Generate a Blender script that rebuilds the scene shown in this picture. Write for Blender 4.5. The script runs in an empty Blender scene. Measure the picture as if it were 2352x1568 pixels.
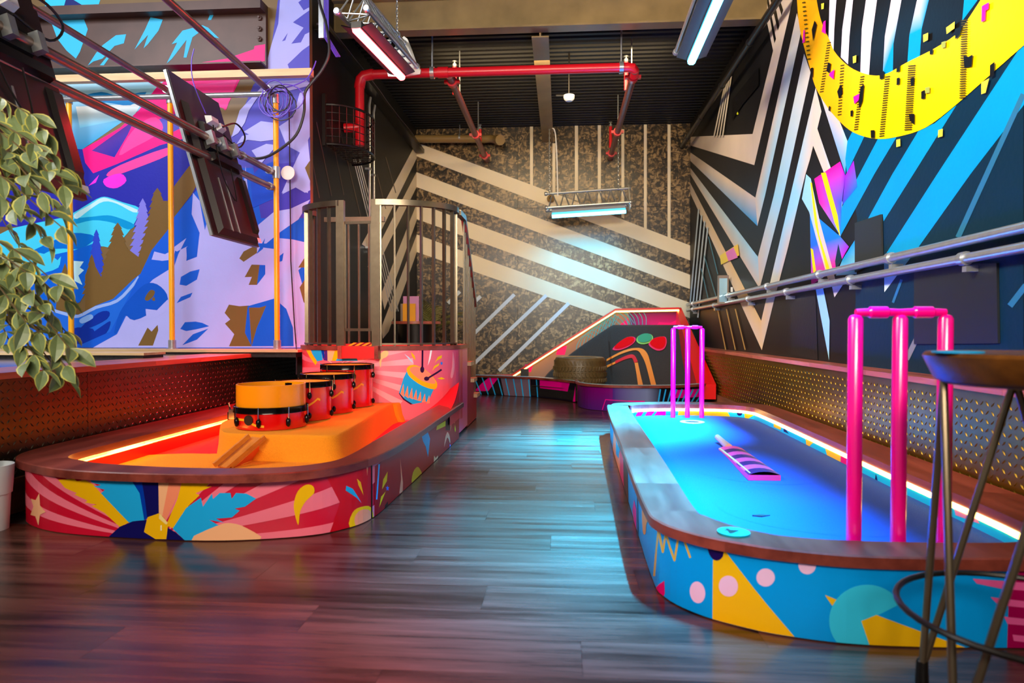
import bpy, bmesh, math, random
from mathutils import Vector, Matrix
from mathutils.geometry import delaunay_2d_cdt
random.seed(7)
sc = bpy.context.scene
COL = sc.collection

# ------------------------------------------------------------------ camera, world, hall fill lights, exposure
F = 1570.0; HC = 0.8
PSI = math.atan(114 / F); TH = math.atan(27 / F)
cam_d = bpy.data.cameras.new('camera'); cam = bpy.data.objects.new('camera', cam_d); COL.objects.link(cam)
cam.location = (0, 0, HC); cam.rotation_euler = (math.pi / 2 - TH, 0, PSI)
cam_d.sensor_width = 36; cam_d.lens = F / 2352 * 36
cam_d.clip_start = 0.05; cam_d.clip_end = 60
cam_d.dof.use_dof = True; cam_d.dof.focus_distance = 4.3; cam_d.dof.aperture_fstop = 3.2
sc.camera = cam
world = bpy.data.worlds.new('world'); sc.world = world; world.use_nodes = True
wb = world.node_tree.nodes['Background']; wb.inputs[0].default_value = (0.96, 0.97, 1.0, 1); wb.inputs[1].default_value = 0.13

def area_light(name, loc, rot, sx, sy, power, color, spread=180):
    d = bpy.data.lights.new(name, 'AREA'); d.shape = 'RECTANGLE'; d.size = sx; d.size_y = sy
    d.energy = power; d.color = color; d.spread = math.radians(spread)
    o = bpy.data.objects.new(name, d); COL.objects.link(o); o.location = loc; o.rotation_euler = rot
    return o
# area lights added as fill for the hall's unseen lighting, no fixtures
area_light('hall_fill', (-0.3, -2.2, 2.5), (math.radians(84), 0, 0), 3.2, 0.8, 54, (1.0, 0.88, 0.70), 76)  # added low fill from behind the camera, for the printed fronts
area_light('hall_fill', (-3.3, 0.6, 3.75), (0, math.radians(-79), math.radians(30)), 1.0, 2.0, 85, (1.0, 0.86, 0.66), 64)  # added fill aimed at the upper right wall
area_light('hall_fill', (-4.2, 2.2, 3.9), (math.radians(25), 0, 0), 2.6, 1.6, 120, (0.97, 0.97, 1.0))
area_light('hall_fill', (-0.1, 6.5, 3.32), (math.radians(66), 0, 0), 2.4, 0.3, 30, (1.0, 0.74, 0.40))  # added warm fill for the back wall, no lamp hangs here
# the next pair of coloured tube lamps of the same rows, above and just behind the camera's view
area_light('red_tube_lamp', (-0.45, 1.5, 3.0), (0, 0, math.radians(88)), 1.0, 0.06, 6, (1.0, 0.012, 0.03), 50)
area_light('blue_tube_lamp', (0.95, 2.65, 3.0), (math.radians(14), 0, math.radians(90)), 1.3, 0.06, 98, (0.0, 0.46, 1.0), 36)
sc.view_settings.view_transform = 'Standard'; sc.view_settings.look = 'None'
sc.view_settings.exposure = 0.62; sc.view_settings.gamma = 1.0
sc.view_settings.use_curve_mapping = False

# ------------------------------------------------------------------ projection of photo points onto real surfaces
CAMR = cam.rotation_euler.to_matrix()
def ray(px, py): return CAMR @ Vector(((px - 1176) / F, -(py - 784) / F, -1.0))
def onY(px, py, y): r = ray(px, py); t = y / r.y; return Vector((r.x * t, y, HC + r.z * t))
def onX(px, py, x): r = ray(px, py); t = x / r.x; return Vector((x, r.y * t, HC + r.z * t))
def onZ(px, py, z): r = ray(px, py); t = (z - HC) / r.z; return Vector((r.x * t, r.y * t, z))

# ------------------------------------------------------------------ colour and materials
def lin(c):
    c = c / 255.0
    return c / 12.92 if c <= 0.04045 else ((c + 0.055) / 1.055) ** 2.4
def C3(rgb): return tuple(lin(v) for v in rgb)
def C4(rgb): return C3(rgb) + (1.0,)
MATS = {}
def base_mat(name):
    m = bpy.data.materials.new(name); m.use_nodes = True
    nt = m.node_tree; b = nt.nodes['Principled BSDF']
    return m, nt, b
def M(name, rgb, rough=0.5, metal=0.0, emit=None, estr=0.0, var=0.0, scale=20.0, bump=0.0, spec=0.5, coat=0.0, stretch=None, alpha=None):
    if name in MATS: return MATS[name]
    m, nt, b = base_mat(name)
    b.inputs['Base Color'].default_value = C4(rgb); b.inputs['Roughness'].default_value = rough
    b.inputs['Metallic'].default_value = metal; b.inputs['Specular IOR Level'].default_value = spec
    if coat: b.inputs['Coat Weight'].default_value = coat; b.inputs['Coat Roughness'].default_value = 0.15
    if emit: b.inputs['Emission Color'].default_value = C4(emit); b.inputs['Emission Strength'].default_value = estr
    if var or bump:
        tc = nt.nodes.new('ShaderNodeTexCoord'); n = nt.nodes.new('ShaderNodeTexNoise')
        n.inputs['Scale'].default_value = scale; n.inputs['Detail'].default_value = 6
        src = tc.outputs['Object']
        if stretch:
            mp = nt.nodes.new('ShaderNodeMapping'); mp.inputs['Scale'].default_value = stretch
            nt.links.new(src, mp.inputs['Vector']); src = mp.outputs['Vector']
        nt.links.new(src, n.inputs['Vector'])
        if var:
            r = nt.nodes.new('ShaderNodeValToRGB')
            r.color_ramp.elements[0].position = 0.3; r.color_ramp.elements[1].position = 0.7
            c = C3(rgb)
            r.color_ramp.elements[0].color = tuple(x * (1 - var) for x in c) + (1,)
            r.color_ramp.elements[1].color = tuple(min(1, x * (1 + var)) for x in c) + (1,)
            nt.links.new(n.outputs['Fac'], r.inputs['Fac']); nt.links.new(r.outputs['Color'], b.inputs['Base Color'])
        if bump:
            bp = nt.nodes.new('ShaderNodeBump'); bp.inputs['Strength'].default_value = bump; bp.inputs['Distance'].default_value = 0.01
            nt.links.new(n.outputs['Fac'], bp.inputs['Height']); nt.links.new(bp.outputs['Normal'], b.inputs['Normal'])
    MATS[name] = m
    return m
def paint_mat(name, rough=0.45, bump=0.0, scale=60, wear=0.06, osb=False, coat=0.0):
    if name in MATS: return MATS[name]
    m, nt, b = base_mat(name)
    a = nt.nodes.new('ShaderNodeVertexColor'); a.layer_name = 'Col'
    tc = nt.nodes.new('ShaderNodeTexCoord'); n = nt.nodes.new('ShaderNodeTexNoise')
    n.inputs['Scale'].default_value = 3.0; n.inputs['Detail'].default_value = 8
    nt.links.new(tc.outputs['Object'], n.inputs['Vector'])
    mr = nt.nodes.new('ShaderNodeMapRange'); mr.inputs[1].default_value = 0.3; mr.inputs[2].default_value = 0.7
    mr.inputs[3].default_value = 1 - wear; mr.inputs[4].default_value = 1 + wear * 0.4
    nt.links.new(n.outputs['Fac'], mr.inputs[0])
    mx = nt.nodes.new('ShaderNodeMix'); mx.data_type = 'RGBA'; mx.blend_type = 'MULTIPLY'; mx.inputs[0].default_value = 1
    nt.links.new(a.outputs['Color'], mx.inputs[6]); nt.links.new(mr.outputs[0], mx.inputs[7])
    nt.links.new(mx.outputs[2], b.inputs['Base Color'])
    b.inputs['Roughness'].default_value = rough; b.inputs['Specular IOR Level'].default_value = 0.15
    if coat: b.inputs['Coat Weight'].default_value = coat; b.inputs['Coat Roughness'].default_value = 0.1
    if bump:
        n2 = nt.nodes.new('ShaderNodeTexNoise'); n2.inputs['Scale'].default_value = scale; n2.inputs['Detail'].default_value = 4
        nt.links.new(tc.outputs['Object'], n2.inputs['Vector'])
        bp = nt.nodes.new('ShaderNodeBump'); bp.inputs['Strength'].default_value = bump; bp.inputs['Distance'].default_value = 0.006
        nt.links.new(n2.outputs['Fac'], bp.inputs['Height']); nt.links.new(bp.outputs['Normal'], b.inputs['Normal'])
    MATS[name] = m
    return m
def wood_mat(name, dark, light, rough=0.4, axis='X', scale=1.0, rnd=0.35, coat=0.0, fine=14.0, spec=0.5):
    """streaky wood, grain along the axis, tone varied per object"""
    if name in MATS: return MATS[name]
    m, nt, b = base_mat(name)
    tc = nt.nodes.new('ShaderNodeTexCoord'); oi = nt.nodes.new('ShaderNodeObjectInfo')
    ad = nt.nodes.new('ShaderNodeVectorMath'); ad.operation = 'MULTIPLY_ADD'
    cmb = nt.nodes.new('ShaderNodeCombineXYZ')
    for i in range(3): nt.links.new(oi.outputs['Random'], cmb.inputs[i])
    ad.inputs[1].default_value = (37, 53, 29)
    nt.links.new(cmb.outputs[0], ad.inputs[0]); nt.links.new(tc.outputs['Object'], ad.inputs[2])
    mp = nt.nodes.new('ShaderNodeMapping')
    s = {'X': (1.2, fine, fine), 'Y': (fine, 1.2, fine), 'Z': (fine, fine, 1.2)}[axis]
    mp.inputs['Scale'].default_value = tuple(v * scale for v in s)
    nt.links.new(ad.outputs[0], mp.inputs['Vector'])
    n = nt.nodes.new('ShaderNodeTexNoise'); n.inputs['Scale'].default_value = 1.0; n.inputs['Detail'].default_value = 9; n.inputs['Roughness'].default_value = 0.65
    nt.links.new(mp.outputs[0], n.inputs['Vector'])
    r = nt.nodes.new('ShaderNodeValToRGB'); r.color_ramp.elements[0].position = 0.32; r.color_ramp.elements[1].position = 0.70
    r.color_ramp.elements[0].color = C4(dark); r.color_ramp.elements[1].color = C4(light)
    nt.links.new(n.outputs['Fac'], r.inputs['Fac'])
    mr = nt.nodes.new('ShaderNodeMapRange'); mr.inputs[3].default_value = 1 - rnd; mr.inputs[4].default_value = 1 + rnd
    nt.links.new(oi.outputs['Random'], mr.inputs[0])
    mx = nt.nodes.new('ShaderNodeMix'); mx.data_type = 'RGBA'; mx.blend_type = 'MULTIPLY'; mx.inputs[0].default_value = 1
    nt.links.new(r.outputs['Color'], mx.inputs[6]); nt.links.new(mr.outputs[0], mx.inputs[7])
    nt.links.new(mx.outputs[2], b.inputs['Base Color'])
    b.inputs['Roughness'].default_value = rough; b.inputs['Specular IOR Level'].default_value = spec
    rr = nt.nodes.new('ShaderNodeMapRange'); rr.inputs[3].default_value = rough - 0.07; rr.inputs[4].default_value = rough + 0.12
    nt.links.new(n.outputs['Fac'], rr.inputs[0]); nt.links.new(rr.outputs[0], b.inputs['Roughness'])
    if coat: b.inputs['Coat Weight'].default_value = coat; b.inputs['Coat Roughness'].default_value = 0.2
    bp = nt.nodes.new('ShaderNodeBump'); bp.inputs['Strength'].default_value = 0.12; bp.inputs['Distance'].default_value = 0.004
    nt.links.new(n.outputs['Fac'], bp.inputs['Height']); nt.links.new(bp.outputs['Normal'], b.inputs['Normal'])
    MATS[name] = m
    return m

# ------------------------------------------------------------------ mesh builder
WLOC = {}
class MB:
    def __init__(s): s.v = []; s.f = []; s.mi = []; s.cur = 0
    def add(s, vs, fs):
        o = len(s.v); s.v += [tuple(v) for v in vs]
        for f in fs: s.f.append(tuple(o + i for i in f)); s.mi.append(s.cur)
        return s
    def box(s, c, d, rot=None):
        hx, hy, hz = d[0] / 2, d[1] / 2, d[2] / 2
        vs = [Vector((x, y, z)) for x in (-hx, hx) for y in (-hy, hy) for z in (-hz, hz)]
        if rot is not None: vs = [rot @ v for v in vs]
        c = Vector(c)
        return s.add([v + c for v in vs], [(0, 1, 3, 2), (4, 6, 7, 5), (0, 4, 5, 1), (2, 3, 7, 6), (0, 2, 6, 4), (1, 5, 7, 3)])
    def b2(s, a, b): return s.box(((a[0] + b[0]) / 2, (a[1] + b[1]) / 2, (a[2] + b[2]) / 2), (abs(b[0] - a[0]), abs(b[1] - a[1]), abs(b[2] - a[2])))
    def bar(s, p, q, w, h, up=(0, 0, 1)):
        p = Vector(p); q = Vector(q); d = (q - p).normalized(); up = Vector(up)
        if abs(d.dot(up)) > 0.98: up = Vector((1, 0, 0))
        x = d.cross(up).normalized(); z = x.cross(d).normalized()
        vs = []
        for e in (p, q):
            for a, b in ((-1, -1), (1, -1), (1, 1), (-1, 1)): vs.append(e + x * (a * w / 2) + z * (b * h / 2))
        return s.add(vs, [(0, 3, 2, 1), (4, 5, 6, 7), (0, 1, 5, 4), (1, 2, 6, 5), (2, 3, 7, 6), (3, 0, 4, 7)])
    def tube(s, path, r, n=10, cap=True, closed=False):
        path = [Vector(p) for p in path]; k = len(path)
        rs = r if isinstance(r, (list, tuple)) else [r] * k
        T = []
        for i in range(k):
            a = path[i - 1] if (i > 0 or closed) else path[i]
            b = path[(i + 1) % k] if (i < k - 1 or closed) else path[i]
            T.append((b - a).normalized())
        u = T[0].orthogonal().normalized(); vs = []; fs = []
        for i in range(k):
            u = (u - T[i] * u.dot(T[i])).normalized(); w = T[i].cross(u)
            for j in range(n):
                a = 2 * math.pi * j / n
                vs.append(path[i] + (u * math.cos(a) + w * math.sin(a)) * rs[i])
        m = k if closed else k - 1
        for i in range(m):
            i2 = (i + 1) % k
            for j in range(n):
                j2 = (j + 1) % n
                fs.append((i * n + j, i * n + j2, i2 * n + j2, i2 * n + j))
        if cap and not closed:
            fs.append(tuple(range(n - 1, -1, -1))); fs.append(tuple((k - 1) * n + j for j in range(n)))
        return s.add(vs, fs)
    def lathe(s, prof, c=(0, 0, 0), n=24, rot=None, sx=1, sy=1):
        vs = []; fs = []; c = Vector(c)
        for r, z in prof:
            for j in range(n):
                a = 2 * math.pi * j / n
                p = Vector((r * math.cos(a) * sx, r * math.sin(a) * sy, z))
                if rot is not None: p = rot @ p
                vs.append(p + c)
        for i in range(len(prof) - 1):
            for j in range(n):
                j2 = (j + 1) % n
                fs.append((i * n + j, i * n + j2, (i + 1) * n + j2, (i + 1) * n + j))
        if prof[0][0] > 1e-6: fs.append(tuple(range(n - 1, -1, -1)))
        if prof[-1][0] > 1e-6: fs.append(tuple((len(prof) - 1) * n + j for j in range(n)))
        return s.add(vs, fs)
    def prism(s, poly, z0, z1):
        n = len(poly)
        a = sum(poly[i][0] * poly[(i + 1) % n][1] - poly[(i + 1) % n][0] * poly[i][1] for i in range(n))
        if a < 0: poly = poly[::-1]
        vs = [(p[0], p[1], z0) for p in poly] + [(p[0], p[1], z1) for p in poly]
        fs = [tuple(range(n - 1, -1, -1)), tuple(range(n, 2 * n))] + [(i, (i + 1) % n, n + (i + 1) % n, n + i) for i in range(n)]
        return s.add(vs, fs)
    def loft(s, rows, closed=False):
        """grid of points: rows x cols"""
        n = len(rows[0]); vs = [p for r in rows for p in r]; fs = []
        for i in range(len(rows) - 1):
            for j in range(n if closed else n - 1):
                j2 = (j + 1) % n
                fs.append((i * n + j, i * n + j2, (i + 1) * n + j2, (i + 1) * n + j))
        return s.add(vs, fs)
    def build(s, name, mat, parent=None, smooth=35, origin=None):
        me = bpy.data.meshes.new(name)
        xs = [v[0] for v in s.v]; ys = [v[1] for v in s.v]; zs = [v[2] for v in s.v]
        o = Vector(origin) if origin is not None else Vector(((min(xs) + max(xs)) / 2, (min(ys) + max(ys)) / 2, min(zs)))
        me.from_pydata([(v[0] - o.x, v[1] - o.y, v[2] - o.z) for v in s.v], [], s.f)
        ms = mat if isinstance(mat, (list, tuple)) else [mat]
        for m in ms: me.materials.append(m)
        if len(ms) > 1: me.polygons.foreach_set('material_index', s.mi)
        bm = bmesh.new(); bm.from_mesh(me); bmesh.ops.recalc_face_normals(bm, faces=bm.faces); bm.to_mesh(me); bm.free()
        if smooth:
            me.polygons.foreach_set('use_smooth', [True] * len(me.polygons)); me.set_sharp_from_angle(angle=math.radians(smooth))
        me.update()
        ob = bpy.data.objects.new(name, me); COL.objects.link(ob)
        pw = Vector((0, 0, 0))
        if parent is not None: ob.parent = parent; pw = WLOC[parent.name]
        ob.location = o - pw; WLOC[ob.name] = o
        return ob
def thing(name, label, cat, loc, group=None):
    o = bpy.data.objects.new(name, None); COL.objects.link(o); o.empty_display_size = 0.1
    o.location = loc; WLOC[o.name] = Vector(loc)
    o['label'] = label; o['category'] = cat
    if group: o['group'] = group
    return o
def tag(o, label, cat, group=None):
    o['label'] = label; o['category'] = cat
    if group: o['group'] = group
    return o
def struct(o): o['kind'] = 'structure'; return o
def stuff(o): o['kind'] = 'stuff'; return o
def place_copy(src, name, loc, parent, rot=None, scale=None):
    o = src.copy(); o.name = name; COL.objects.link(o); o.parent = parent
    pw = WLOC[parent.name] if parent is not None else Vector((0, 0, 0))
    o.location = Vector(loc) - pw; WLOC[o.name] = Vector(loc)
    if rot is not None: o.rotation_euler = rot
    if scale is not None: o.scale = scale
    return o

# ------------------------------------------------------------------ 2D helpers and prints
def sm(pts, n=4, closed=True):
    k = len(pts); out = []
    rng = range(k) if closed else range(k - 1)
    for i in rng:
        if closed: p0, p1, p2, p3 = pts[i - 1], pts[i], pts[(i + 1) % k], pts[(i + 2) % k]
        else: p0, p1, p2, p3 = pts[max(i - 1, 0)], pts[i], pts[i + 1], pts[min(i + 2, k - 1)]
        for j in range(n):
            t = j / n; t2 = t * t; t3 = t2 * t
            out.append(tuple(0.5 * (2 * p1[a] + (p2[a] - p0[a]) * t + (2 * p0[a] - 5 * p1[a] + 4 * p2[a] - p3[a]) * t2 + (3 * p1[a] - p0[a] - 3 * p2[a] + p3[a]) * t3) for a in range(len(p1))))
    if not closed: out.append(tuple(pts[-1]))
    return out
def ell(cx, cy, rx, ry, rot=0, n=24):
    c, s = math.cos(math.radians(rot)), math.sin(math.radians(rot))
    return [(cx + rx * math.cos(a) * c - ry * math.sin(a) * s, cy + rx * math.cos(a) * s + ry * math.sin(a) * c) for a in (2 * math.pi * i / n for i in range(n))]
def strokes(col, pts, w):
    out = []
    for a, b in zip(pts[:-1], pts[1:]):
        dx, dy = b[0] - a[0], b[1] - a[1]; l = math.hypot(dx, dy) or 1
        nx, ny = -dy / l * w / 2, dx / l * w / 2
        out.append((col, [(a[0] + nx, a[1] + ny), (b[0] + nx, b[1] + ny), (b[0] - nx, b[1] - ny), (a[0] - nx, a[1] - ny)]))
    for p in pts[1:-1]: out.append((col, ell(p[0], p[1], w / 2, w / 2, n=10)))
    return out
def star(cx, cy, r, k=0.42, rx=1.0, rot=-90):
    return [(cx + rx * (r if i % 2 == 0 else r * k) * math.cos(math.radians(rot + i * 36)), cy + (r if i % 2 == 0 else r * k) * math.sin(math.radians(rot + i * 36))) for i in range(10)]
def crop(ox, oy, s): return lambda pts: [(ox + x / s, oy + y / s) for x, y in pts]
cA = crop(0, 0, 3.2667); cB = crop(0, 400, 3.2667); cC = crop(0, 780, 3.2667); cD = crop(680, 0, 3.92)
cE = crop(680, 380, 3.0159); cF = crop(480, 760, 3.675); cG = crop(900, 260, 3.2667); cH = crop(1040, 680, 3.675)
cR1 = crop(1570, 0, 3.0077); cR2 = crop(1570, 400, 3.0077); cR3 = crop(1380, 880, 2.2788); cR5 = crop(1380, 720, 3.92)
cS = crop(2050, 1200, 4.2614); cQ = crop(1400, 1160, 5.2275); cP = crop(680, 740, 11.2); cL = crop(1380, 900, 3.92)
c7 = crop(0, 1040, 2.1778); c8 = crop(900, 880, 6.535)

class Plane:
    knots = None
    def __init__(s, axis, val, sign): s.a = axis; s.val = val; s.sg = sign
    def proj(s, px, py):
        p = onX(px, py, s.val) if s.a == 'X' else onY(px, py, s.val)
        return (p.y, p.z) if s.a == 'X' else (p.x, p.z)
    def to3(s, u, v, off):
        d = s.val + s.sg * off
        return (d, u, v) if s.a == 'X' else (u, d, v)
class Wrap:
    def __init__(s, pts, sign, mid, far=False):
        s.p = [Vector((p[0], p[1])) for p in pts]; s.sg = sign; s.mid = mid; s.far = far
        s.c = [0.0]
        for a, b in zip(s.p[:-1], s.p[1:]): s.c.append(s.c[-1] + (b - a).length)
        s.knots = s.c[1:-1]
        s.nrm = []
        for a, b in zip(s.p[:-1], s.p[1:]):
            d = (b - a).normalized(); s.nrm.append(Vector((d.y, -d.x)) * sign)
    def hit(s, px, py):
        r = ray(px, py); best = None
        for i in range(len(s.p) - 1):
            a, b = s.p[i], s.p[i + 1]; d = b - a
            den = r.x * d.y - r.y * d.x
            if abs(den) < 1e-9: continue
            t = (a.x * d.y - a.y * d.x) / den; k = (a.x * r.y - a.y * r.x) / den
            if t > 0 and -1e-6 <= k <= 1 + 1e-6:
                if best is None or (t > best[0] if s.far else t < best[0]): best = (t, s.c[i] + k * d.length, HC + r.z * t)
        return best
    def proj(s, px, py):
        x = px
        for i in range(400):
            h = s.hit(x, py)
            if h: return (h[1], h[2])
            x += 2 if s.mid > x else -2
        return (0, 0)
    def to3(s, u, v, off):
        u = min(max(u, 0), s.c[-1]); i = 0
        while i < len(s.p) - 2 and u > s.c[i + 1]: i += 1
        t = (u - s.c[i]) / max(1e-9, s.c[i + 1] - s.c[i])
        q = s.p[i].lerp(s.p[i + 1], t)
        n = s.nrm[i]
        if t < 0.02 and i > 0: n = (n + s.nrm[i - 1]).normalized()
        if t > 0.98 and i < len(s.nrm) - 1: n = (n + s.nrm[i + 1]).normalized()
        return (q.x + n.x * off, q.y + n.y * off, v)
def paint(name, surf, items, parent, mat, clip, off=0.0012, step=0.00004, raw=False):
    """flat colour shapes laid on a real surface; clip = (u0,u1,v0,v1)"""
    V = []; Fc = []; CC = []; layer = 0
    for item in items:
        col, pts = item[:2]
        uv = [tuple(p) for p in pts] if (raw or len(item) > 2) else [surf.proj(*p) for p in pts]
        cols = col if isinstance(col, list) else [col] * len(uv)
        clean = []; cc = []
        for p_, c_ in zip(uv, cols):
            if not clean or math.hypot(p_[0] - clean[-1][0], p_[1] - clean[-1][1]) > 1e-5: clean.append(p_); cc.append(c_)
        if len(clean) < 3: continue
        nv = len(clean)
        r_ = delaunay_2d_cdt([Vector(p_) for p_ in clean], [], [list(range(nv))], 1, 1e-6)
        if not r_[2]: continue
        bm = bmesh.new(); lay = bm.verts.layers.float_color.new('Col'); vs = []
        for k_, p_ in enumerate(r_[0]):
            v_ = bm.verts.new((p_[0], p_[1], 0)); vs.append(v_)
            oi = [j for j in r_[3][k_] if j < nv]
            j = oi[0] if oi else min(range(nv), key=lambda q: (clean[q][0] - p_[0]) ** 2 + (clean[q][1] - p_[1]) ** 2)
            v_[lay] = C4(cc[j])
        for f_ in r_[2]:
            try: bm.faces.new([vs[j] for j in f_])
            except Exception: pass
        for co, no in (((clip[0], 0, 0), (-1, 0, 0)), ((clip[1], 0, 0), (1, 0, 0)), ((0, clip[2], 0), (0, -1, 0)), ((0, clip[3], 0), (0, 1, 0))):
            bmesh.ops.bisect_plane(bm, geom=bm.verts[:] + bm.edges[:] + bm.faces[:], plane_co=co, plane_no=no, clear_outer=True)
        if surf.knots and bm.faces:
            us = [v.co.x for v in bm.verts]
            for k in surf.knots:
                if min(us) < k < max(us):
                    bmesh.ops.bisect_plane(bm, geom=bm.verts[:] + bm.edges[:] + bm.faces[:], plane_co=(k, 0, 0), plane_no=(1, 0, 0))
        o = off + layer * step; layer += 1
        bm.verts.ensure_lookup_table()
        b0 = len(V)
        V += [surf.to3(v.co.x, v.co.y, o) for v in bm.verts]
        for f in bm.faces:
            Fc.append(tuple(b0 + v.index for v in f.verts)); CC += [tuple(v[lay]) for v in f.verts]
        bm.free()
    me = bpy.data.meshes.new(name)
    xs = [v[0] for v in V]; ys = [v[1] for v in V]; zs = [v[2] for v in V]
    o = Vector(((min(xs) + max(xs)) / 2, (min(ys) + max(ys)) / 2, min(zs)))
    me.from_pydata([(v[0] - o.x, v[1] - o.y, v[2] - o.z) for v in V], [], Fc)
    ca = me.color_attributes.new('Col', 'FLOAT_COLOR', 'CORNER')
    flat = [x for c in CC for x in c]
    ca.data.foreach_set('color', flat)
    me.materials.append(mat); me.update()
    ob = bpy.data.objects.new(name, me); COL.objects.link(ob)
    pw = Vector((0, 0, 0))
    if parent is not None: ob.parent = parent; pw = WLOC[parent.name]
    ob.location = o - pw; WLOC[ob.name] = o
    return ob
def resample(pts, n):
    P = [Vector((p[0], p[1])) for p in pts]; c = [0]
    for a, b in zip(P[:-1], P[1:]): c.append(c[-1] + (b - a).length)
    out = []; i = 0
    for k in range(n):
        u = c[-1] * k / (n - 1)
        while i < len(P) - 2 and u > c[i + 1]: i += 1
        out.append(P[i].lerp(P[i + 1], (u - c[i]) / max(1e-9, c[i + 1] - c[i])))
    return out
# ------------------------------------------------------------------ the setting
YB = 9.35; XL = -2.0; XR = 1.72; YM = 5.34; XPL = -2.4; XPR = 1.585; ZC = 3.56; ZLL = 0.617; ZLR = 0.592
m_floor = wood_mat('floor_planks', (26, 15, 12), (106, 66, 55), rough=0.21, axis='X', rnd=0.22, fine=17, spec=0.42)
m_slab = M('subfloor', (40, 34, 32), 0.7)
m_black = M('black_wall_paint', (17, 16, 16), 0.5, var=0.25, scale=3, bump=0.05, spec=0.3)
m_ceil = M('black_deck_steel', (11, 10, 10), 0.5, var=0.2, scale=8, spec=0.25)
m_beam = M('painted_steel', (138, 114, 74), 0.40, metal=0.25, var=0.22, scale=4)
m_dark = M('dark_metal', (38, 35, 33), 0.35, metal=0.6)
m_rail = M('railing_steel', (120, 108, 90), 0.30, metal=0.85, var=0.1)
m_steel = M('galvanised_steel', (176, 180, 184), 0.28, metal=0.7, var=0.08, scale=30)
m_white = M('white_plastic', (225, 225, 222), 0.45)
m_brown = M('mural_ground_brown', (116, 90, 50), 0.5, var=0.1, scale=3)
m_plate = M('tread_plate_black', (96, 86, 72), 0.28, metal=0.9, var=0.15, scale=5)
m_plate_yellow_lit = M('tread_plate_yellow_lit', (140, 106, 26), 0.36, metal=0.9, var=0.15, scale=5)  # same plate under yellow light, the golden tint put into its colour
m_ledge = wood_mat('ledge_wood', (150, 66, 50), (206, 112, 88), rough=0.34, axis='Y', rnd=0.25, coat=0.3)
m_rim = wood_mat('rim_wood', (92, 32, 26), (156, 72, 58), rough=0.34, axis='Y', rnd=0.18, coat=0.05, fine=9, spec=0.35)
m_timber = wood_mat('pale_timber', (196, 160, 112), (232, 204, 160), rough=0.5, axis='X', rnd=0.1)
m_bbd = wood_mat('baseboard_wood', (110, 66, 44), (166, 108, 76), rough=0.5, axis='Y', rnd=0.1)

# floor with separate planks
fl = struct(MB().b2((-8, -2.5, -0.12), (XR + 0.3, YB + 0.2, -0.006)).build('floor', m_slab, smooth=0))
pl0 = None; rows = 0; yy = 0.85
while yy < 8.75:
    x = -2.75 + (rows * 0.47) % 1.22 - 0.3
    while x < 1.75:
        c = (x + 0.61, yy + 0.09, -0.006)
        if pl0 is None:
            pl0 = MB().box((c[0], c[1], c[2] + 0.003), (1.2192, 0.1793, 0.006)).build('plank', m_floor, fl, smooth=0)
        else: place_copy(pl0, 'plank', c, fl)
        x += 1.22
    yy += 0.18; rows += 1
# ceiling: ribbed deck over the bay, plain deck in front
mb = MB(); yy = 5.95
prof = []
while yy < YB + 0.1:
    prof += [(yy, ZC), (yy + 0.045, ZC), (yy + 0.06, ZC + 0.04), (yy + 0.085, ZC + 0.04)]; yy += 0.1
mb.loft([[(x, p[0], p[1]) for p in prof] for x in (XL - 0.2, XR + 0.3)])
mb.b2((XL - 0.2, 5.95, ZC + 0.06), (XR + 0.3, YB + 0.2, ZC + 0.12))
ceil = struct(mb.build('ceiling', m_ceil, smooth=0))
struct(MB().b2((-8, -2.5, 4.35), (XR + 0.3, 6.0, 4.45)).build('ceiling_front', m_ceil, smooth=0))
# walls
def osb_mat():
    m, nt, b = base_mat('dark_stained_strand_board')
    tc = nt.nodes.new('ShaderNodeTexCoord')
    n0 = nt.nodes.new('ShaderNodeTexNoise'); n0.inputs['Scale'].default_value = 9; nt.links.new(tc.outputs['Object'], n0.inputs['Vector'])
    ad = nt.nodes.new('ShaderNodeVectorMath'); ad.operation = 'MULTIPLY_ADD'; ad.inputs[1].default_value = (0.12, 0.12, 0.12)
    nt.links.new(n0.outputs['Color'], ad.inputs[0]); nt.links.new(tc.outputs['Object'], ad.inputs[2])
    outs = []
    for sc_ in ((17, 17, 46), (46, 17, 19)):
        mp = nt.nodes.new('ShaderNodeMapping'); mp.inputs['Scale'].default_value = sc_; mp.inputs['Rotation'].default_value = (0, 0.6 if sc_[0] == 17 else -0.5, 0)
        nt.links.new(ad.outputs[0], mp.inputs['Vector'])
        vo = nt.nodes.new('ShaderNodeTexVoronoi'); vo.inputs['Scale'].default_value = 1.0
        nt.links.new(mp.outputs[0], vo.inputs['Vector']); outs.append(vo)
    mx = nt.nodes.new('ShaderNodeMix'); mx.data_type = 'RGBA'; mx.inputs[0].default_value = 0.5
    nt.links.new(outs[0].outputs['Color'], mx.inputs[6]); nt.links.new(outs[1].outputs['Color'], mx.inputs[7])
    bw = nt.nodes.new('ShaderNodeRGBToBW'); nt.links.new(mx.outputs[2], bw.inputs[0])
    r = nt.nodes.new('ShaderNodeValToRGB'); e = r.color_ramp.elements
    e[0].position = 0.25; e[0].color = C4((17, 13, 8)); e[1].position = 0.78; e[1].color = C4((160, 130, 88))
    k = r.color_ramp.elements.new(0.5); k.color = C4((66, 49, 29))
    nt.links.new(bw.outputs[0], r.inputs['Fac']); nt.links.new(r.outputs['Color'], b.inputs['Base Color'])
    b.inputs['Roughness'].default_value = 0.3
    bp = nt.nodes.new('ShaderNodeBump'); bp.inputs['Strength'].default_value = 0.9; bp.inputs['Distance'].default_value = 0.006
    nt.links.new(bw.outputs[0], bp.inputs['Height']); nt.links.new(bp.outputs['Normal'], b.inputs['Normal'])
    MATS['osb'] = m
    return m
m_osb = osb_mat()
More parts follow.
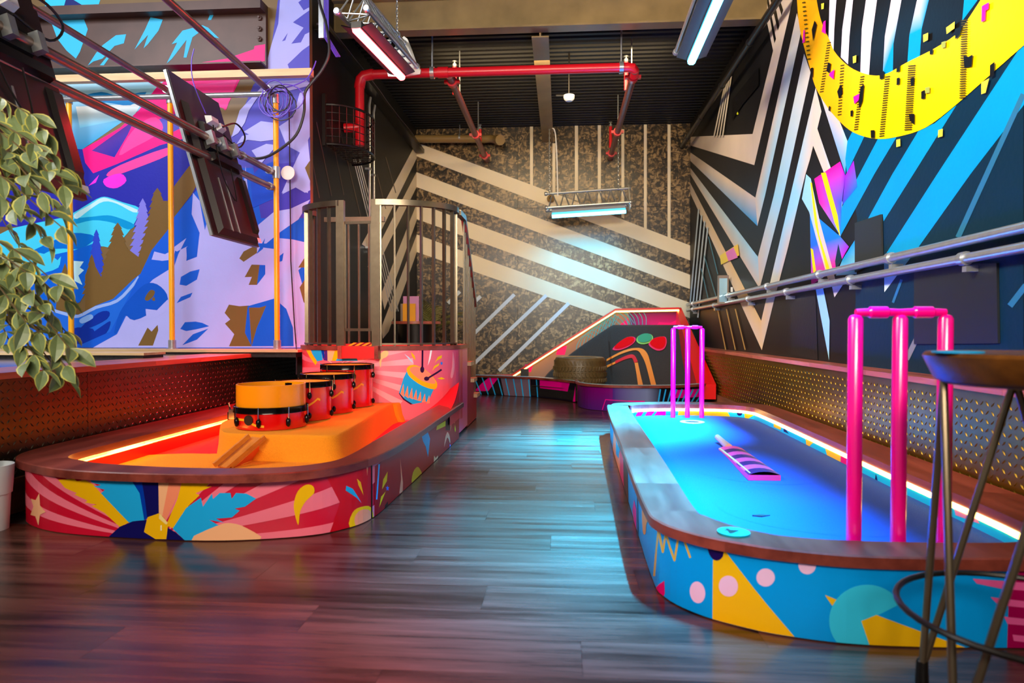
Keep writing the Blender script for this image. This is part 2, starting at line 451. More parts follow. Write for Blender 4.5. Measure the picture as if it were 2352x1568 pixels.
wbk = struct(MB().b2((XL - 0.2, YB + 0.014, 0), (XR + 0.2, YB + 0.12, 3.75)).build('wall_back', m_black, smooth=0))
xs = [XL, -1.80, -0.60, 0.585, XR]; zs = [0.0, 2.46, 3.6]
for i in range(4):
    for j in range(2):
        MB().b2((xs[i] + 0.002, YB, zs[j] + 0.002), (xs[i + 1] - 0.002, YB + 0.013, zs[j + 1] - 0.002)).build('strand_board_panel', m_osb, wbk, smooth=0)
wl = struct(MB().b2((XL - 0.14, YM + 0.06, 0), (XL, YB, 3.75)).build('wall_left', m_black, smooth=0))
wr = struct(MB().b2((XR, -1.0, 0), (XR + 0.14, YB + 0.1, 4.4)).build('wall_right', m_black, smooth=0))
wm = struct(MB().b2((-7.5, YM, 0.648), (XL, YM + 0.06, 4.35)).build('wall_mural', m_brown, smooth=0))

# --- back wall paint
W = (238, 222, 190)
it = []
for pts in ([(175, 216), (1250, 612), (2260, 1000), (2260, 1112), (1190, 702), (175, 318)],
            [(170, 436), (2260, 1220), (2260, 1327), (170, 548)],
            [(170, 666), (2260, 1430), (2260, 1545), (170, 788)],
            [(170, 903), (2260, 1655), (2260, 1752), (170, 1035)]):
    it.append((W, cG(pts)))
for x, y0, y1, w in ((1048, 100, 545, 23), (1216, 225, 612, 22), (1385, 93, 660, 24), (1557, 90, 725, 24), (1733, 120, 790, 22), (1902, 85, 868, 22), (2080, 85, 942, 23)):
    it.append((W, cG([(x - w / 2, y0), (x + w / 2, y0), (x + w / 2, y1), (x - w / 2, y1 - 9)])))
for a, b in (((100, 128), (235, 0)), ((105, 388), (520, -15)), ((110, 635), (790, -8)), ((390, 630), (980, 58)), ((-40, 60), (60, -40))):
    it += strokes((214, 222, 226), cH([a, b]), 8)
pb = Plane('Y', YB, -1)
m_mural = paint_mat('mural_paint', 0.42, bump=0.12, scale=40)
paint('painted_stripes', pb, it, wbk, m_mural, (XL, XR, 0.02, 3.58), off=0.0015)

# --- left dark wall paint
it = []
for pts in ([(855, -200), (855, -90), (520, 590), (455, 545)], [(850, 14), (850, 118), (530, 760), (495, 700)],
            [(850, 225), (850, 337), (612, 1000), (588, 890)], [(850, 440), (850, 560), (640, 1150), (600, 1200), (590, 1120)]):
    it.append((W, cE(pts)))
for k in range(4): it += strokes((205, 205, 200), cE([(398 + 14 * k, -40), (660 + 16 * k, 1010)]), 2.2)
for a, b in (((60, -300), (160, 225)), ((140, -300), (245, 210)), ((225, -320), (330, 205)), ((300, -260), (450, 370)), ((560, 60), (620, 300)), ((620, -60), (690, 190)), ((80, 300), (115, 700)), ((500, 100), (560, 420))):
    it += strokes((84, 72, 60), cE([a, b]), 2.0)
plw = Plane('X', XL, 1)
paint('painted_stripes', plw, it, wl, m_mural, (YM + 0.06, YB, 0.02, 3.5), off=0.0015)

# --- right wall paint
WH = (208, 190, 172); CY = (0, 142, 204); YE = (255, 214, 0); OR = (255, 168, 8); BK = (15, 14, 15); MG = (226, 10, 150); PU = (150, 20, 200); NV = (6, 40, 60)
WB = (150, 205, 228)  # white stripes under the cyan lamp, its light put into the colour
it = []
it.append((NV, cR1([(1100, 900), (2352, 260), (2352, 2600), (1180, 2600), (1200, 1500)])))  # navy ground: blue lamp light on the black wall, painted in
it.append((WH, cR1([(545, 0), (755, 0), (625, 560), (490, 1140), (478, 925), (620, 350)])))
for s_ in ([(575, 0), (590, 0), (640, 270), (629, 300)], [(602, 0), (628, 0), (664, 180), (653, 212)], [(646, 0), (668, 0), (690, 70), (679, 108)]): it.append((BK, cR1(s_)))
it.append((WH, cR1([(45, 945), (478, 925), (490, 1140), (45, 1003)])))
it.append(([WH, WH, CY, WH], cR1([(45, 1050), (498, 1365)]) + cR2([(512, 358)]) + cR1([(45, 1108)])))  # cyan end is lamp light put into the white stripe
it.append(([WH, WB, WH, WH], cR2([(45, -48), (515, 570), (527, 790), (45, -4)])))
it.append(([WH, (240, 200, 130), (240, 215, 180), WH], cR2([(45, 55), (538, 1012), (542, 1215), (45, 125)])))
it.append(([WH, WH, WB, WH, WH], cR1([(785, 90), (815, 215), (565, 1350)]) + cR2([(512, 357), (497, 165)])))
it.append(([WH, WH, WB, WH, WH, WB], cR1([(835, 370), (880, 500), (690, 1360)]) + cR2([(527, 790), (515, 570)]) + cR1([(625, 1350)])))
it.append(([WH, WH, WH, WH, WB, WH, WH, (240, 215, 180), (240, 205, 150), WB, WB], cR1([(915, 605), (955, 770), (875, 1100), (845, 1200)]) + cR2([(800, 180), (725, 500), (625, 880), (542, 1215), (538, 1012), (700, 320), (760, 60)])))
it.append(([WH, WH, WB, (0, 150, 230)], cR1([(945, 655), (1080, 835), (1135, 975), (1120, 1205)])))
it.append(([WH, WH, WH, WB, WB], cR1([(925, 885), (895, 1000), (1050, 1390)]) + cR2([(1078, 435)]) + cR1([(1100, 1395)])))
it.append((CY, cR1([(1170, 905), (1255, 935), (1205, 1040), (1130, 1195), (1120, 1100), (1135, 975)])))
it.append((CY, cR1([(1345, 960), (1475, 945)]) + cR2([(1320, 0), (1200, 220), (1085, 430), (1095, 230)])))
it.append((CY, cR1([(1625, 905), (1740, 850), (1890, 725)]) + cR2([(1590, 0), (1385, 325), (1380, 280), (1275, 310), (1445, 0)])))
it.append(([CY, CY, CY, CY, (210, 225, 235), CY, CY], cR1([(2420, 190), (2420, 640)]) + cR2([(1985, 0), (1600, 540), (1390, 815), (1388, 570), (1755, 0)])))
it.append(([CY, (140, 205, 230), WB, CY], cR2([(1195, 440), (1200, 690), (1055, 700), (1100, 590)])))
it.append((WH, cR2([(1020, 740), (1120, 740), (1045, 850)])))
# magenta block with gradient
it.append(([MG, MG, PU, (30, 90, 230)], cR1([(905, 1235), (1085, 1115), (1120, 1212), (1095, 1410)])))
it.append(([MG, (30, 90, 230), (0, 140, 235), MG], cR1([(905, 1235), (1095, 1410)]) + cR2([(1090, 430), (940, 200)])))
it.append(([PU, PU, (0, 110, 230), (60, 60, 220)], cR1([(1120, 1212), (1178, 1108), (1205, 1290), (1100, 1415)])))
it.append(([(0, 130, 230), (0, 120, 230), PU, MG, MG, (30, 100, 225)], cR2([(875, 250), (1085, 430), (1145, 500), (1060, 655), (885, 765), (880, 500)])))
it.append((NV, cR2([(1072, 480), (1098, 590), (1055, 660), (1050, 600)])))
it.append(([WB, WB, WH, WH, WH, WH, WB, WB], cR2([(850, 0), (882, 30), (945, 330), (1055, 740), (1010, 760), (930, 480), (870, 260), (820, 170)])))
it.append((YE, cR2([(878, 55), (890, 60), (940, 420), (1025, 695), (1000, 700), (908, 330)])))
it.append((YE, cR2([(880, 510), (897, 520), (922, 695), (902, 705)])))
it.append((YE, cR1([(952, 1195), (985, 1190), (1068, 1490)]) + cR2([(1085, 430), (1045, 330)])))
it.append((MG, cR2([(930, 745), (1010, 725), (1015, 760), (940, 780)])))
it.append((WB, cR2([(915, 792), (965, 775), (1012, 1010), (1008, 1285), (950, 980)])))
for a, b, w in (((2352, 650), (1900, 1640), 12), ((1815, 1893), (1705, 2113), 12), ((1935, 1818), (1825, 2043), 8), ((1510, 1930), (1450, 2090), 6), ((2370, 1970), (2260, 2113), 14)):
    it += strokes((40, 104, 140), cR1([a, b]), w)
it += strokes((120, 120, 126), cR2([(1680, 1000), (1545, 1278)]), 12)
it.append((BK, cR2([(1200, 340), (1380, 275), (1388, 585), (1200, 690)])))
it.append(([(28, 30, 34)] * 4, cR2([(740, 870), (915, 830), (930, 1285), (745, 1245)])))
# inside of the ring
ring_in = [(918, -20), (950, 130), (1010, 270), (1050, 360), (1150, 460), (1280, 515), (1400, 512), (1550, 430), (1730, 340), (1900, 230), (1990, 100), (2060, -20)]
it.append((BK, cR1([(918, -20), (950, 130), (1010, 270), (1050, 370), (1150, 470), (1280, 525), (1400, 522), (1550, 440), (1730, 350), (1900, 240), (1995, 105), (2065, -20)])))
LV = (216, 200, 214)
for c, p in ((LV, [(1012, -10), (1060, -10), (1045, 200), (1040, 350), (1005, 265)]), (LV, [(1130, -10), (1176, -10), (1150, 250), (1140, 445), (1090, 395), (1100, 200)]),
             (LV, [(1265, -10), (1342, -10), (1300, 300), (1285, 520), (1225, 505), (1235, 200)]),
             ([LV, LV, CY, CY, CY, LV], [(1440, -10), (1512, -10), (1455, 300), (1450, 500), (1380, 515), (1395, 250)]),
             ([LV, CY, CY, CY, CY, CY], [(1620, -10), (1702, -10), (1650, 200), (1635, 415), (1550, 445), (1565, 240)]), (CY, [(1945, -10), (2045, -10), (1930, 145)])):
    it.append((c, cR1(p)))
outer = sm([(785, -30), (800, 160), (835, 320), (880, 480), (915, 600), (985, 720), (1075, 830), (1180, 915), (1330, 958), (1480, 945), (1680, 880), (1900, 715), (2180, 470), (2420, 260)], 4, closed=False)
inner = sm([(918, -30), (950, 130), (1010, 270), (1050, 360), (1150, 460), (1280, 515), (1400, 512), (1550, 430), (1730, 340), (1900, 230), (1995, 100), (2080, -30)], 4, closed=False)
def ringcol(x): t = min(1, max(0, (x - 1050) / 350)); return tuple(OR[i] + (YE[i] - OR[i]) * t for i in range(3))
no = len(outer)
for k in range(no - 1):
    def inn(q):
        f_ = q / (no - 1) * (len(inner) - 1); j = min(int(f_), len(inner) - 2); t = f_ - j
        return tuple(inner[j][a] * (1 - t) + inner[j + 1][a] * t for a in range(2))
    q = [outer[k], outer[k + 1], inn(k + 1), inn(k)]
    it.append(([ringcol(p[0]) for p in q], cR1(q)))
it.append((YE, cR1([(2075, -30), (2440, -30), (2440, 250), (2420, 262), (2080, 0)])))
it.append((YE, cR1([(2435, -200), (3000, -900), (3000, -420), (2435, 248), (2435, -30)])))
it.append((CY, cR1([(2419, 191), (3000, -360), (3000, 20), (2419, 641)])))
for (x0, y0), (x1, y1), n_, L in (((1012, 285), (960, 640), 20, 26), ((1105, 440), (1085, 800), 18, 26), ((1245, 520), (1200, 900), 22, 28), ((1420, 520), (1380, 945), 26, 34), ((1590, 445), (1565, 900), 30, 52), ((1958, 130), (1945, 680), 34, 44), ((840, 0), (880, 420), 14, 22)):
    for i in range(n_):
        t = (i + 0.5) / n_; x = x0 + (x1 - x0) * t; y = y0 + (y1 - y0) * t
        it.append(((70, 60, 10), cR1([(x - L / 2, y), (x + L / 2, y - 5), (x + L / 2, y + 3), (x - L / 2, y + 8)])))
for p in ([(1490, 540), (1510, 535), (1508, 580), (1488, 588)], [(1585, 540), (1610, 533), (1608, 585), (1588, 592)], [(1660, 632), (1686, 620), (1686, 680), (1660, 684)], [(1955, 385), (1990, 392), (2018, 375), (2010, 460), (1960, 468)], [(1575, 790), (1612, 785), (1612, 862), (1580, 832)],
          [(1308, 900), (1335, 898), (1335, 952), (1310, 952)], [(1102, 578), (1112, 640), (1088, 682), (1075, 632)], [(1238, 600), (1262, 580), (1250, 700), (1228, 752), (1225, 700)], [(1012, 430), (1030, 438), (1022, 505), (1000, 490)], [(918, 140), (932, 170), (908, 285), (898, 205)], [(1168, 765), (1185, 760), (1182, 800), (1168, 805)], [(1370, 495), (1402, 490), (1400, 540), (1372, 548)], [(1490, 455), (1512, 445), (1510, 490), (1488, 500)], [(1720, 345), (1742, 335), (1740, 370), (1720, 378)], [(1895, 200), (1945, 180), (1930, 240), (1898, 270)], [(1018, 730), (1028, 735), (1024, 768), (1015, 762)], [(890, 470), (908, 465), (905, 540), (890, 510)], [(2140, 450), (2172, 425), (2168, 520), (2138, 540)]):
    it.append((BK, cR1(p)))
for p in ([(980, 150), (995, 140), (996, 235), (968, 218)], [(842, 208), (850, 205), (850, 290), (833, 298)], [(1028, 500), (1056, 478), (1050, 548), (1018, 520)], [(1188, 668), (1232, 645), (1225, 692), (1196, 718)], [(2083, 42), (2132, 14), (2130, 60), (2110, 72), (2106, 140), (2080, 152)]):
    it.append(((225, 20, 160), cR1(p)))
for p in ([(1675, 240), (1710, 225), (1708, 275), (1676, 292)], [(1835, 190), (1895, 148), (1893, 195), (1838, 235)], [(1488, 965), (1515, 958), (1516, 1008), (1488, 1016)], [(1780, 898), (1812, 888), (1810, 940), (1778, 950)], [(2080, 570), (2135, 540), (2110, 640), (2080, 650)], [(965, 25), (985, 20), (982, 60), (966, 65)], [(1185, 390), (1210, 380), (1208, 430), (1186, 438)]):
    it.append(((232, 214, 60), cR1(p)))
for p in ([(1690, 605), (1720, 598), (1720, 640), (1690, 645)], [(1802, 292), (1832, 282), (1830, 325), (1803, 332)]): it.append(((150, 160, 70), cR1(p)))
for i in range(4):
    it += strokes((210, 200, 185), cR1([(218 + 20 * i, 945), (300 + 17 * i, 560 - 40 * i)]), 3.0)
    it += strokes((190, 205, 212), cR2([(52 + 18 * i, 900 + 30 * i), (112 + 21 * i, 240 + 42 * i)]), 3.2)
for a, b in (((180, 430), (245, 690)), ((150, 560), (240, 870)), ((130, 650), (185, 890))): it += strokes((60, 140, 165), cR2([a, b]), 1.6)
for i in range(3): it += strokes((196, 160, 90), cR2([(243 + 62 * i, 930), (300 + 68 * i, 1212)]), 2.4)
it += strokes((200, 205, 40), cR1([(352, 695), (385, 790)]), 4)
it.append((BK, cR1([(345, 690), (530, 460), (530, 590), (420, 720), (345, 830)])))
it.append(([(240, 215, 70), (245, 200, 60), (245, 205, 60), (235, 215, 80)], cR2([(260, 562), (385, 482), (395, 560), (268, 625)])))
it.append(((224, 120, 190), cR2([(300, 540), (355, 505), (385, 575), (320, 600)])))
prw = Plane('X', XR, -1)
paint('painted_graffiti', prw, it, wr, m_mural, (0.0, YB, ZLR, 4.35), off=0.0015)

# --- mural on the far left wall
BR = (116, 90, 50); LA = (172, 176, 250); BL = (24, 92, 220); DB = (40, 44, 170); CB = (66, 208, 250); LC = (190, 236, 248); MN = (242, 26, 140); PK = (250, 70, 165); VB = (84, 84, 200)
it = []
it.append((VB, cA([(2100, -100), (2352, -100), (2352, 1700), (1500, 1700), (1450, 1568), (1480, 1450), (1760, 980), (1900, 640), (1985, 535), (2040, 330)])))
it.append((CB, cA([(340, -20), (760, -20), (740, 40), (340, 60)])))
it.append(((40, 50, 120), cA([(500, -20), (520, -20), (620, 40), (480, 50)])))
it.append(([LC, LC, LC, LC, (150, 215, 240), (110, 200, 240), (40, 150, 215), (60, 175, 225), (110, 200, 240)], cA([(300, 520), (1000, 500), (1400, 480), (1330, 640), (1180, 680), (1040, 830), (620, 1120), (0, 1150), (0, 520)])))
it.append(([(240, 240, 230), (230, 235, 235), (150, 210, 240), (110, 195, 235)], cA([(570, 800), (1060, 780), (1000, 880), (600, 960)])))
it.append(((20, 130, 200), cA(sm([(600, 730), (760, 690), (900, 720), (1100, 690), (980, 790), (800, 770), (640, 780)], 3))))
it.append((DB, cA([(0, 1080), (620, 1120), (900, 1150), (1250, 1060), (1380, 1000), (1470, 1150), (1480, 1700), (0, 1700)])))
it.append((MN, cA([(1300, 560), (1480, 480), (1990, 420), (1990, 480), (1850, 500), (1780, 640), (1690, 830), (1600, 700), (1450, 1000), (1380, 1040), (1200, 1090), (880, 1230), (700, 1300), (640, 1220), (620, 1120), (900, 960), (1040, 830), (1180, 650)])))
it.append(([(90, 50, 160), (80, 40, 150), (70, 50, 170), DB], cA([(690, 1130), (1010, 900), (960, 1010), (860, 1180)])))
it.append((VB, cA([(1180, 900), (1330, 850), (1400, 940), (1240, 1020)])))
it.append((PK, cA(sm([(895, 1165), (960, 1030), (1060, 920), (1170, 880), (1225, 960), (1150, 1030), (1000, 1110)], 3))))
it.append((PK, cA(sm([(800, 1310), (900, 1240), (1250, 1110), (1270, 1160), (1000, 1270), (850, 1320)], 3))))
it.append(([(235, 50, 225)] * 15, cA(sm([(780, 1345), (900, 1300), (950, 1355), (880, 1410), (800, 1400)], 3))))
it.append(((235, 50, 225), cA([(665, 1395), (745, 1310), (720, 1370)])))
it.append(((235, 60, 200), cA([(470, 1380), (560, 1300), (540, 1420), (470, 1460)])))
it.append((PK, cA([(1440, 640), (1780, 600), (1700, 820), (1500, 760)])))
# blue mountain
it.append((CB, cB(sm([(-60, 480), (450, 330), (560, 285), (660, 225), (760, 172), (830, 178), (920, 210), (1050, 255), (1030, 330), (960, 440), (850, 545), (740, 540), (560, 580), (430, 620), (200, 830), (-60, 900)], 3))))
it.append(((0, 150, 220), cB(sm([(560, 335), (700, 318), (810, 308), (900, 330), (1010, 380), (960, 415), (850, 365), (700, 345), (560, 375)], 3))))
it.append((LC, cB(sm([(560, 300), (680, 228), (760, 180), (830, 188), (1035, 268), (1000, 285), (880, 222), (780, 205), (680, 262), (580, 335)], 3))))
it.append(((0, 110, 215), cB(sm([(80, 660), (400, 500), (540, 440), (720, 470), (600, 560), (420, 560), (240, 640)], 3))))
it.append(((10, 100, 225), cB([(-60, 760), (240, 690), (420, 600), (560, 570), (700, 520), (720, 760), (600, 960), (400, 1020), (300, 980), (-60, 1080)])))
it.append((CB, cB(sm([(-60, 620), (200, 580), (400, 620), (440, 700), (260, 760), (60, 820), (-60, 800)], 3))))
it.append((CB, cB([(420, 660), (460, 615), (450, 680), (425, 700)])))
it.append(((30, 70, 200), cB([(255, 810), (300, 725), (320, 810)])))
def tree(c, cx, top, bot, hw, n, f):
    L, R = [], []
    for i in range(n):
        t = (i + 1) / n; y = top + (bot - top) * t; w = hw * (0.15 + 0.85 * t)
        L.append((cx - w, y)); L.append((cx - w * 0.72, y - 2)); R.append((cx + w * 0.94, y)); R.append((cx + w * 0.68, y - 2))
    return (c, f([(cx, top)] + R + L[::-1]))
it.append(tree((124, 124, 228), 1072, 180, 640, 120, 9, cB))
it.append(tree((44, 72, 206), 725, 412, 780, 84, 8, cB))
it.append((BR, cB([(640, 1060), (640, 760), (690, 640), (760, 770), (790, 640), (885, 420), (960, 560), (1040, 620), (1100, 420), (1180, 200), (1260, 200), (1300, 100), (1420, -60), (1640, -120), (1490, 60), (1440, 150), (1310, 320), (1260, 425), (1140, 570), (1060, 745), (900, 930), (720, 990), (600, 1055), (420, 1010), (440, 800), (490, 670), (545, 830), (570, 950)])))
it.append(tree(BR, 885, 362, 800, 150, 9, cB)); it.append(tree(BR, 1182, 102, 640, 160, 11, cB)); it.append(tree(BR, 690, 600, 900, 75, 7, cB)); it.append(tree(BR, 490, 665, 950, 60, 6, cB))
it.append((LC, cB([(550, 650), (630, 655), (600, 700), (632, 720), (590, 760), (620, 830), (560, 800)])))
# lower hills
it.append(((32, 106, 226), cB([(-60, 900), (330, 1000), (500, 1035), (590, 1055), (720, 985), (850, 935), (1000, 790), (1065, 740), (1060, 830), (900, 1060), (830, 1180), (700, 1300), (-60, 1300)])))
it += strokes((150, 182, 250), cB(sm([(320, 995), (500, 1050), (590, 1065), (720, 1000), (880, 950), (1000, 830), (1045, 770)], 3, closed=False)), 7)
for p in ([(610, 1150), (740, 1040), (820, 1030), (805, 1085), (680, 1150)], [(640, 1235), (780, 1130), (832, 1105), (800, 1190), (700, 1245)], [(540, 1160), (700, 1160), (700, 1250), (560, 1270)]): it.append(((12, 48, 165), cB(sm(p, 3))))
it.append(((130, 175, 245), cB(sm([(600, 1090), (680, 1050), (700, 1080), (620, 1120)], 3))))
# pale figure of branches on the right
it.append((BL, cB([(1310, 320), (1450, 150), (1620, -40), (2330, -60), (2330, 1310), (560, 1300), (830, 1180), (1060, 740), (1140, 570), (1260, 420)])))
it.append(([(70, 60, 185)] * 4, cB([(1900, -60), (2330, -100), (2330, 330), (1960, 330)])))
it.append((LA, cB([(1450, 140), (1440, 300), (1500, 440), (1480, 620), (1400, 650), (1410, 540), (1330, 580), (1290, 560), (1400, 480), (1340, 600), (1310, 690), (1150, 790), (1060, 880), (1000, 960), (880, 1200), (700, 1300), (2330, 1300), (2290, 900), (2240, 720), (2330, 640), (2330, 520), (2200, 490), (2100, 480), (2100, 560), (2050, 560), (1900, 540), (1850, 420), (1800, 300), (1600, 160), (1540, 420), (1500, 200)])))
it.append((LA, cB([(1140, 640), (1160, 580), (1240, 600), (1320, 560), (1300, 640), (1220, 650)])))
it.append((LA, cB([(1940, 380), (2060, 280), (2180, 260), (2330, 190), (2290, 260), (2240, 340), (2110, 430), (2000, 520), (1930, 520)])))
for p in ([(2120, 150), (2200, 0), (2260, -100), (2320, -60), (2330, 120), (2290, 140), (2220, 100)],): it.append((LA, cB(p)))
for c, p in ((BL, [(1360, 770), (1430, 730), (1500, 713), (1480, 790), (1400, 837), (1350, 828)]), (BL, [(1328, 967), (1360, 920), (1447, 888), (1430, 922)]),
             (BL, [(1355, 1160), (1390, 1110), (1470, 1105), (1520, 1115), (1572, 1140), (1480, 1162), (1400, 1176)]), (BL, [(1370, 1282), (1450, 1200), (1565, 1158), (1480, 1240)]),
             (BR, [(1798, 632), (1830, 580), (1930, 528), (1930, 590), (1830, 657)]), (BL, [(1925, 600), (1990, 480), (1975, 560)]), (BR, [(1838, 772), (1890, 678), (1950, 680), (1930, 830), (1868, 830), (1892, 770)]), (BL, [(1950, 680), (1992, 682), (1992, 750), (1930, 830)]),
             (BR, [(1688, 1040), (1720, 978), (1800, 990), (1870, 985), (1900, 1290), (1720, 1290), (1760, 1200), (1690, 1120), (1730, 1090)]), (BL, [(1860, 990), (2000, 950), (2062, 932), (2150, 1010), (2200, 1150), (2205, 1290), (1890, 1290), (1840, 1190)]), (BR, [(1890, 1290), (1930, 1150), (2000, 985), (1950, 1000), (1870, 1000)]),
             (BR, [(1040, 1285), (1110, 1150), (1140, 1180), (1185, 1130), (1190, 1170), (1150, 1285)]), (BL, [(1400, 550), (1480, 480), (1480, 600), (1405, 650)]), (BL, [(2090, 620), (2130, 590), (2120, 650), (2090, 660)]),
             (BR, [(2250, 850), (2330, 720), (2330, 1000), (2280, 960)]), (BR, [(2240, 700), (2330, 560), (2330, 700)])):
    it.append((c, cB(p)))
it.append(((16, 84, 204), cB(sm([(860, 1185), (900, 1040), (980, 930), (1090, 825), (1180, 825), (1255, 900), (1255, 1000), (1180, 1030), (1010, 1095), (940, 1060), (890, 1170)], 3))))
it.append((BR, cB(sm([(1090, 930), (1130, 870), (1165, 880), (1150, 920), (1110, 950)], 3)))); it.append((BR, cB(sm([(1140, 940), (1160, 920), (1165, 950)], 3))))
it.append((LA, cB([(1095, 1010), (1180, 1020), (1260, 940), (1300, 1000), (1160, 1080), (1020, 1100), (1100, 1060)])))
# upper right: lavender trunk and gaps
it.append((LA, cA([(2110, -100), (2352, -100), (2352, 540), (1985, 540), (2040, 330), (2090, 180)])))
for p in ([(2200, 170), (2280, 110), (2352, 60), (2352, 230), (2290, 260), (2260, 320), (2188, 330), (2280, 210)], [(2118, 312), (2162, 248), (2142, 305)], [(2160, 485), (2270, 380), (2340, 330), (2352, 540), (2180, 540)], [(2240, 20), (2352, -60), (2352, 40), (2280, 80)]): it.append((VB, cA(p)))
for p in ([(1740, 1030), (1800, 830), (1960, 660), (2040, 640), (1930, 740), (1870, 830), (1840, 920), (1790, 1000)], [(1775, 1085), (1820, 1020), (1870, 1010), (1830, 990), (1960, 910), (2080, 925), (2090, 1045), (1960, 1062), (1860, 1050)], [(2095, 950), (2200, 880), (2250, 700), (2352, 650), (2340, 1000), (2260, 1150), (2150, 1090)], [(2115, 1450), (2180, 1300), (2230, 1190), (2310, 1030), (2340, 1330), (2310, 1450), (2230, 1400)], [(1828, 1425), (1845, 1245), (1862, 1420)], [(1960, 640), (2060, 610), (2300, 600), (2340, 640), (2100, 700)], [(1890, 1130), (2000, 1080), (2080, 1090), (1960, 1230)]): it.append((LA, cA(p)))
it.append(((26, 78, 215), cA([(1960, 1250), (2080, 1200), (2080, 1480), (1900, 1560), (1880, 1330)])))
it.append((BR, cA([(2290, 1260), (2345, 1180), (2345, 1400)])))
pm = Plane('Y', YM, -1)
paint('painted_mural', pm, it, wm, m_mural, (-7.4, XL, 0.65, 4.3), off=0.0015)
# ------------------------------------------------------------------ half walls clad in tread plate, ledges, baseboards
def tread_wall(name, x, sg, y0, y1, z1, zb, thick, m_plate=m_plate):
    w = struct(MB().b2((x - sg * 0.004, y0, 0), (x - sg * thick, y1, z1)).build(name, m_black, smooth=0))
    y = y0
    while y < y1 - 0.05:
        ye = min(y + 1.2, y1)
        MB().b2((x - sg * 0.004, y + 0.0015, zb), (x, ye - 0.0015, z1 - 0.002)).build('tread_plate', m_plate, w, smooth=0)
        y = ye
    mb = MB(); p = 0.033; j = 0; z = zb + 0.02
    while z < z1 - 0.015:
        i = 0; y = y0 + 0.02
        while y < y1 - 0.02:
            a = math.radians(45 if (i + j) % 2 == 0 else -45)
            dy, dz = math.cos(a) * 0.0135, math.sin(a) * 0.0135; ny, nz = -math.sin(a) * 0.0042, math.cos(a) * 0.0042
            e = x + sg * 0.003
            mb.add([(x, y - dy, z - dz), (x, y + ny, z + nz), (x, y + dy, z + dz), (x, y - ny, z - nz), (e, y - dy * 0.45, z - dz * 0.45), (e, y + dy * 0.45, z + dz * 0.45)],
                   [(0, 4, 1), (1, 4, 5), (1, 5, 2), (2, 5, 3), (3, 5, 4), (3, 4, 0)])
            y += p; i += 1
        z += p; j += 1
    stuff(mb.build('tread_lugs', m_plate, w, smooth=0))
    return w
whl = tread_wall('wall_half_left', XPL, 1, 0.9, 6.3, ZLL - 0.03, 0.15, 0.12)
whr = tread_wall('wall_half_right', XPR, -1, 0.9, YB - 0.02, ZLR - 0.026, 0.14, 0.13, m_plate_yellow_lit)
tl = struct(MB().b2((XPL - 0.12, 0.9, ZLL - 0.0295), (XPL + 0.015, 6.3, ZLL - 0.029)).build('trim_1', m_ledge, smooth=0))
y = 0.9
for L in (0.62, 0.44, 0.7, 0.52, 0.66, 0.5, 0.74, 0.58, 0.63):
    ye = min(y + L, 6.3)
    if ye - y > 0.03: MB().b2((XPL - 0.32, y + 0.0006, ZLL - 0.028), (XPL + 0.03, ye - 0.0006, ZLL)).build('ledge_board', m_ledge, tl, smooth=0)
    y = ye
tr = struct(MB().b2((XPR - 0.012, 0.9, ZLR - 0.0275), (XR - 0.001, YB - 0.02, ZLR - 0.027)).build('trim_2', m_ledge, smooth=0))
y = 0.9
for L in (0.9, 0.75, 1.1, 0.8, 1.3, 0.95, 1.2, 0.7, 0.8):
    ye = min(y + L, YB - 0.02)
    if ye - y > 0.03: MB().b2((XPR - 0.02, y + 0.0006, ZLR - 0.026), (XR - 0.001, ye - 0.0006, ZLR)).build('ledge_board', m_ledge, tr, smooth=0)
    y = ye
struct(MB().b2((XPL, 0.9, 0), (XPL + 0.022, 4.6, 0.15)).build('baseboard_left', m_bbd, smooth=0))
struct(MB().b2((XPR, 0.9, 0), (XPR - 0.02, YB - 0.02, 0.14)).build('baseboard_right', m_bbd, smooth=0))
# raised hall floor behind the left half wall: glossy top, wooden kerbs
m_gloss = M('glossy_dark_top', (70, 66, 84), 0.12, coat=0.6)
m_mesh = M('dark_mesh_edge', (46, 44, 42), 0.5, metal=0.4, var=0.4, scale=80)
struct(MB().b2((-7.5, 0.9, 0.5), (XPL - 0.325, 5.08, ZLL - 0.004)).build('floor_upper', m_gloss, smooth=0))
k1 = struct(MB().b2((-7.5, 5.06, 0.628), (XL, YM, 0.648)).build('trim_3', m_timber, smooth=0))
MB().b2((-7.5, 5.075, 0.59), (XL - 0.02, YM, 0.627)).build('mesh_edge', m_mesh, k1, smooth=0)
k2 = struct(MB().b2((-7.5, 4.18, 0.636), (-2.66, 4.42, 0.652)).build('trim_4', m_timber, smooth=0))
MB().b2((-7.5, 4.19, 0.612), (-2.67, 4.41, 0.635)).build('mesh_edge', m_mesh, k2, smooth=0)

# ------------------------------------------------------------------ beams and overhead steel
mb = MB()
mb.b2((XL - 0.1, 5.87, 3.385), (XR, 6.0, 3.402)).b2((XL - 0.1, 5.928, 3.402), (XR, 5.942, 3.66)).b2((XL - 0.1, 5.87, 3.66), (XR, 6.0, 3.678))
bm_ = thing('roof_beam', 'wide tan-painted steel roof beam crossing the bay below the ceiling', 'beam', (0, 5.93, 3.385))
mb.build('i_section', m_beam, bm_, smooth=0)
MB().b2((XL + 0.02, 5.916, 3.42), (XL + 0.26, 5.928, 3.64)).build('end_plate', m_beam, bm_, smooth=0)
for bx, bz in ((-1.93, 3.59), (-1.82, 3.59), (-1.82, 3.47)):
    MB().lathe([(0.022, 0), (0.022, 0.018), (0.01, 0.022), (0.01, 0.035)], (bx, 5.916, bz), 6, Matrix.Rotation(math.radians(90), 3, 'X')).build('bolt', m_beam, bm_)
pur = thing('purlin', 'grey steel purlin running along the middle of the ribbed ceiling', 'beam', (-0.19, 7.6, 3.34))
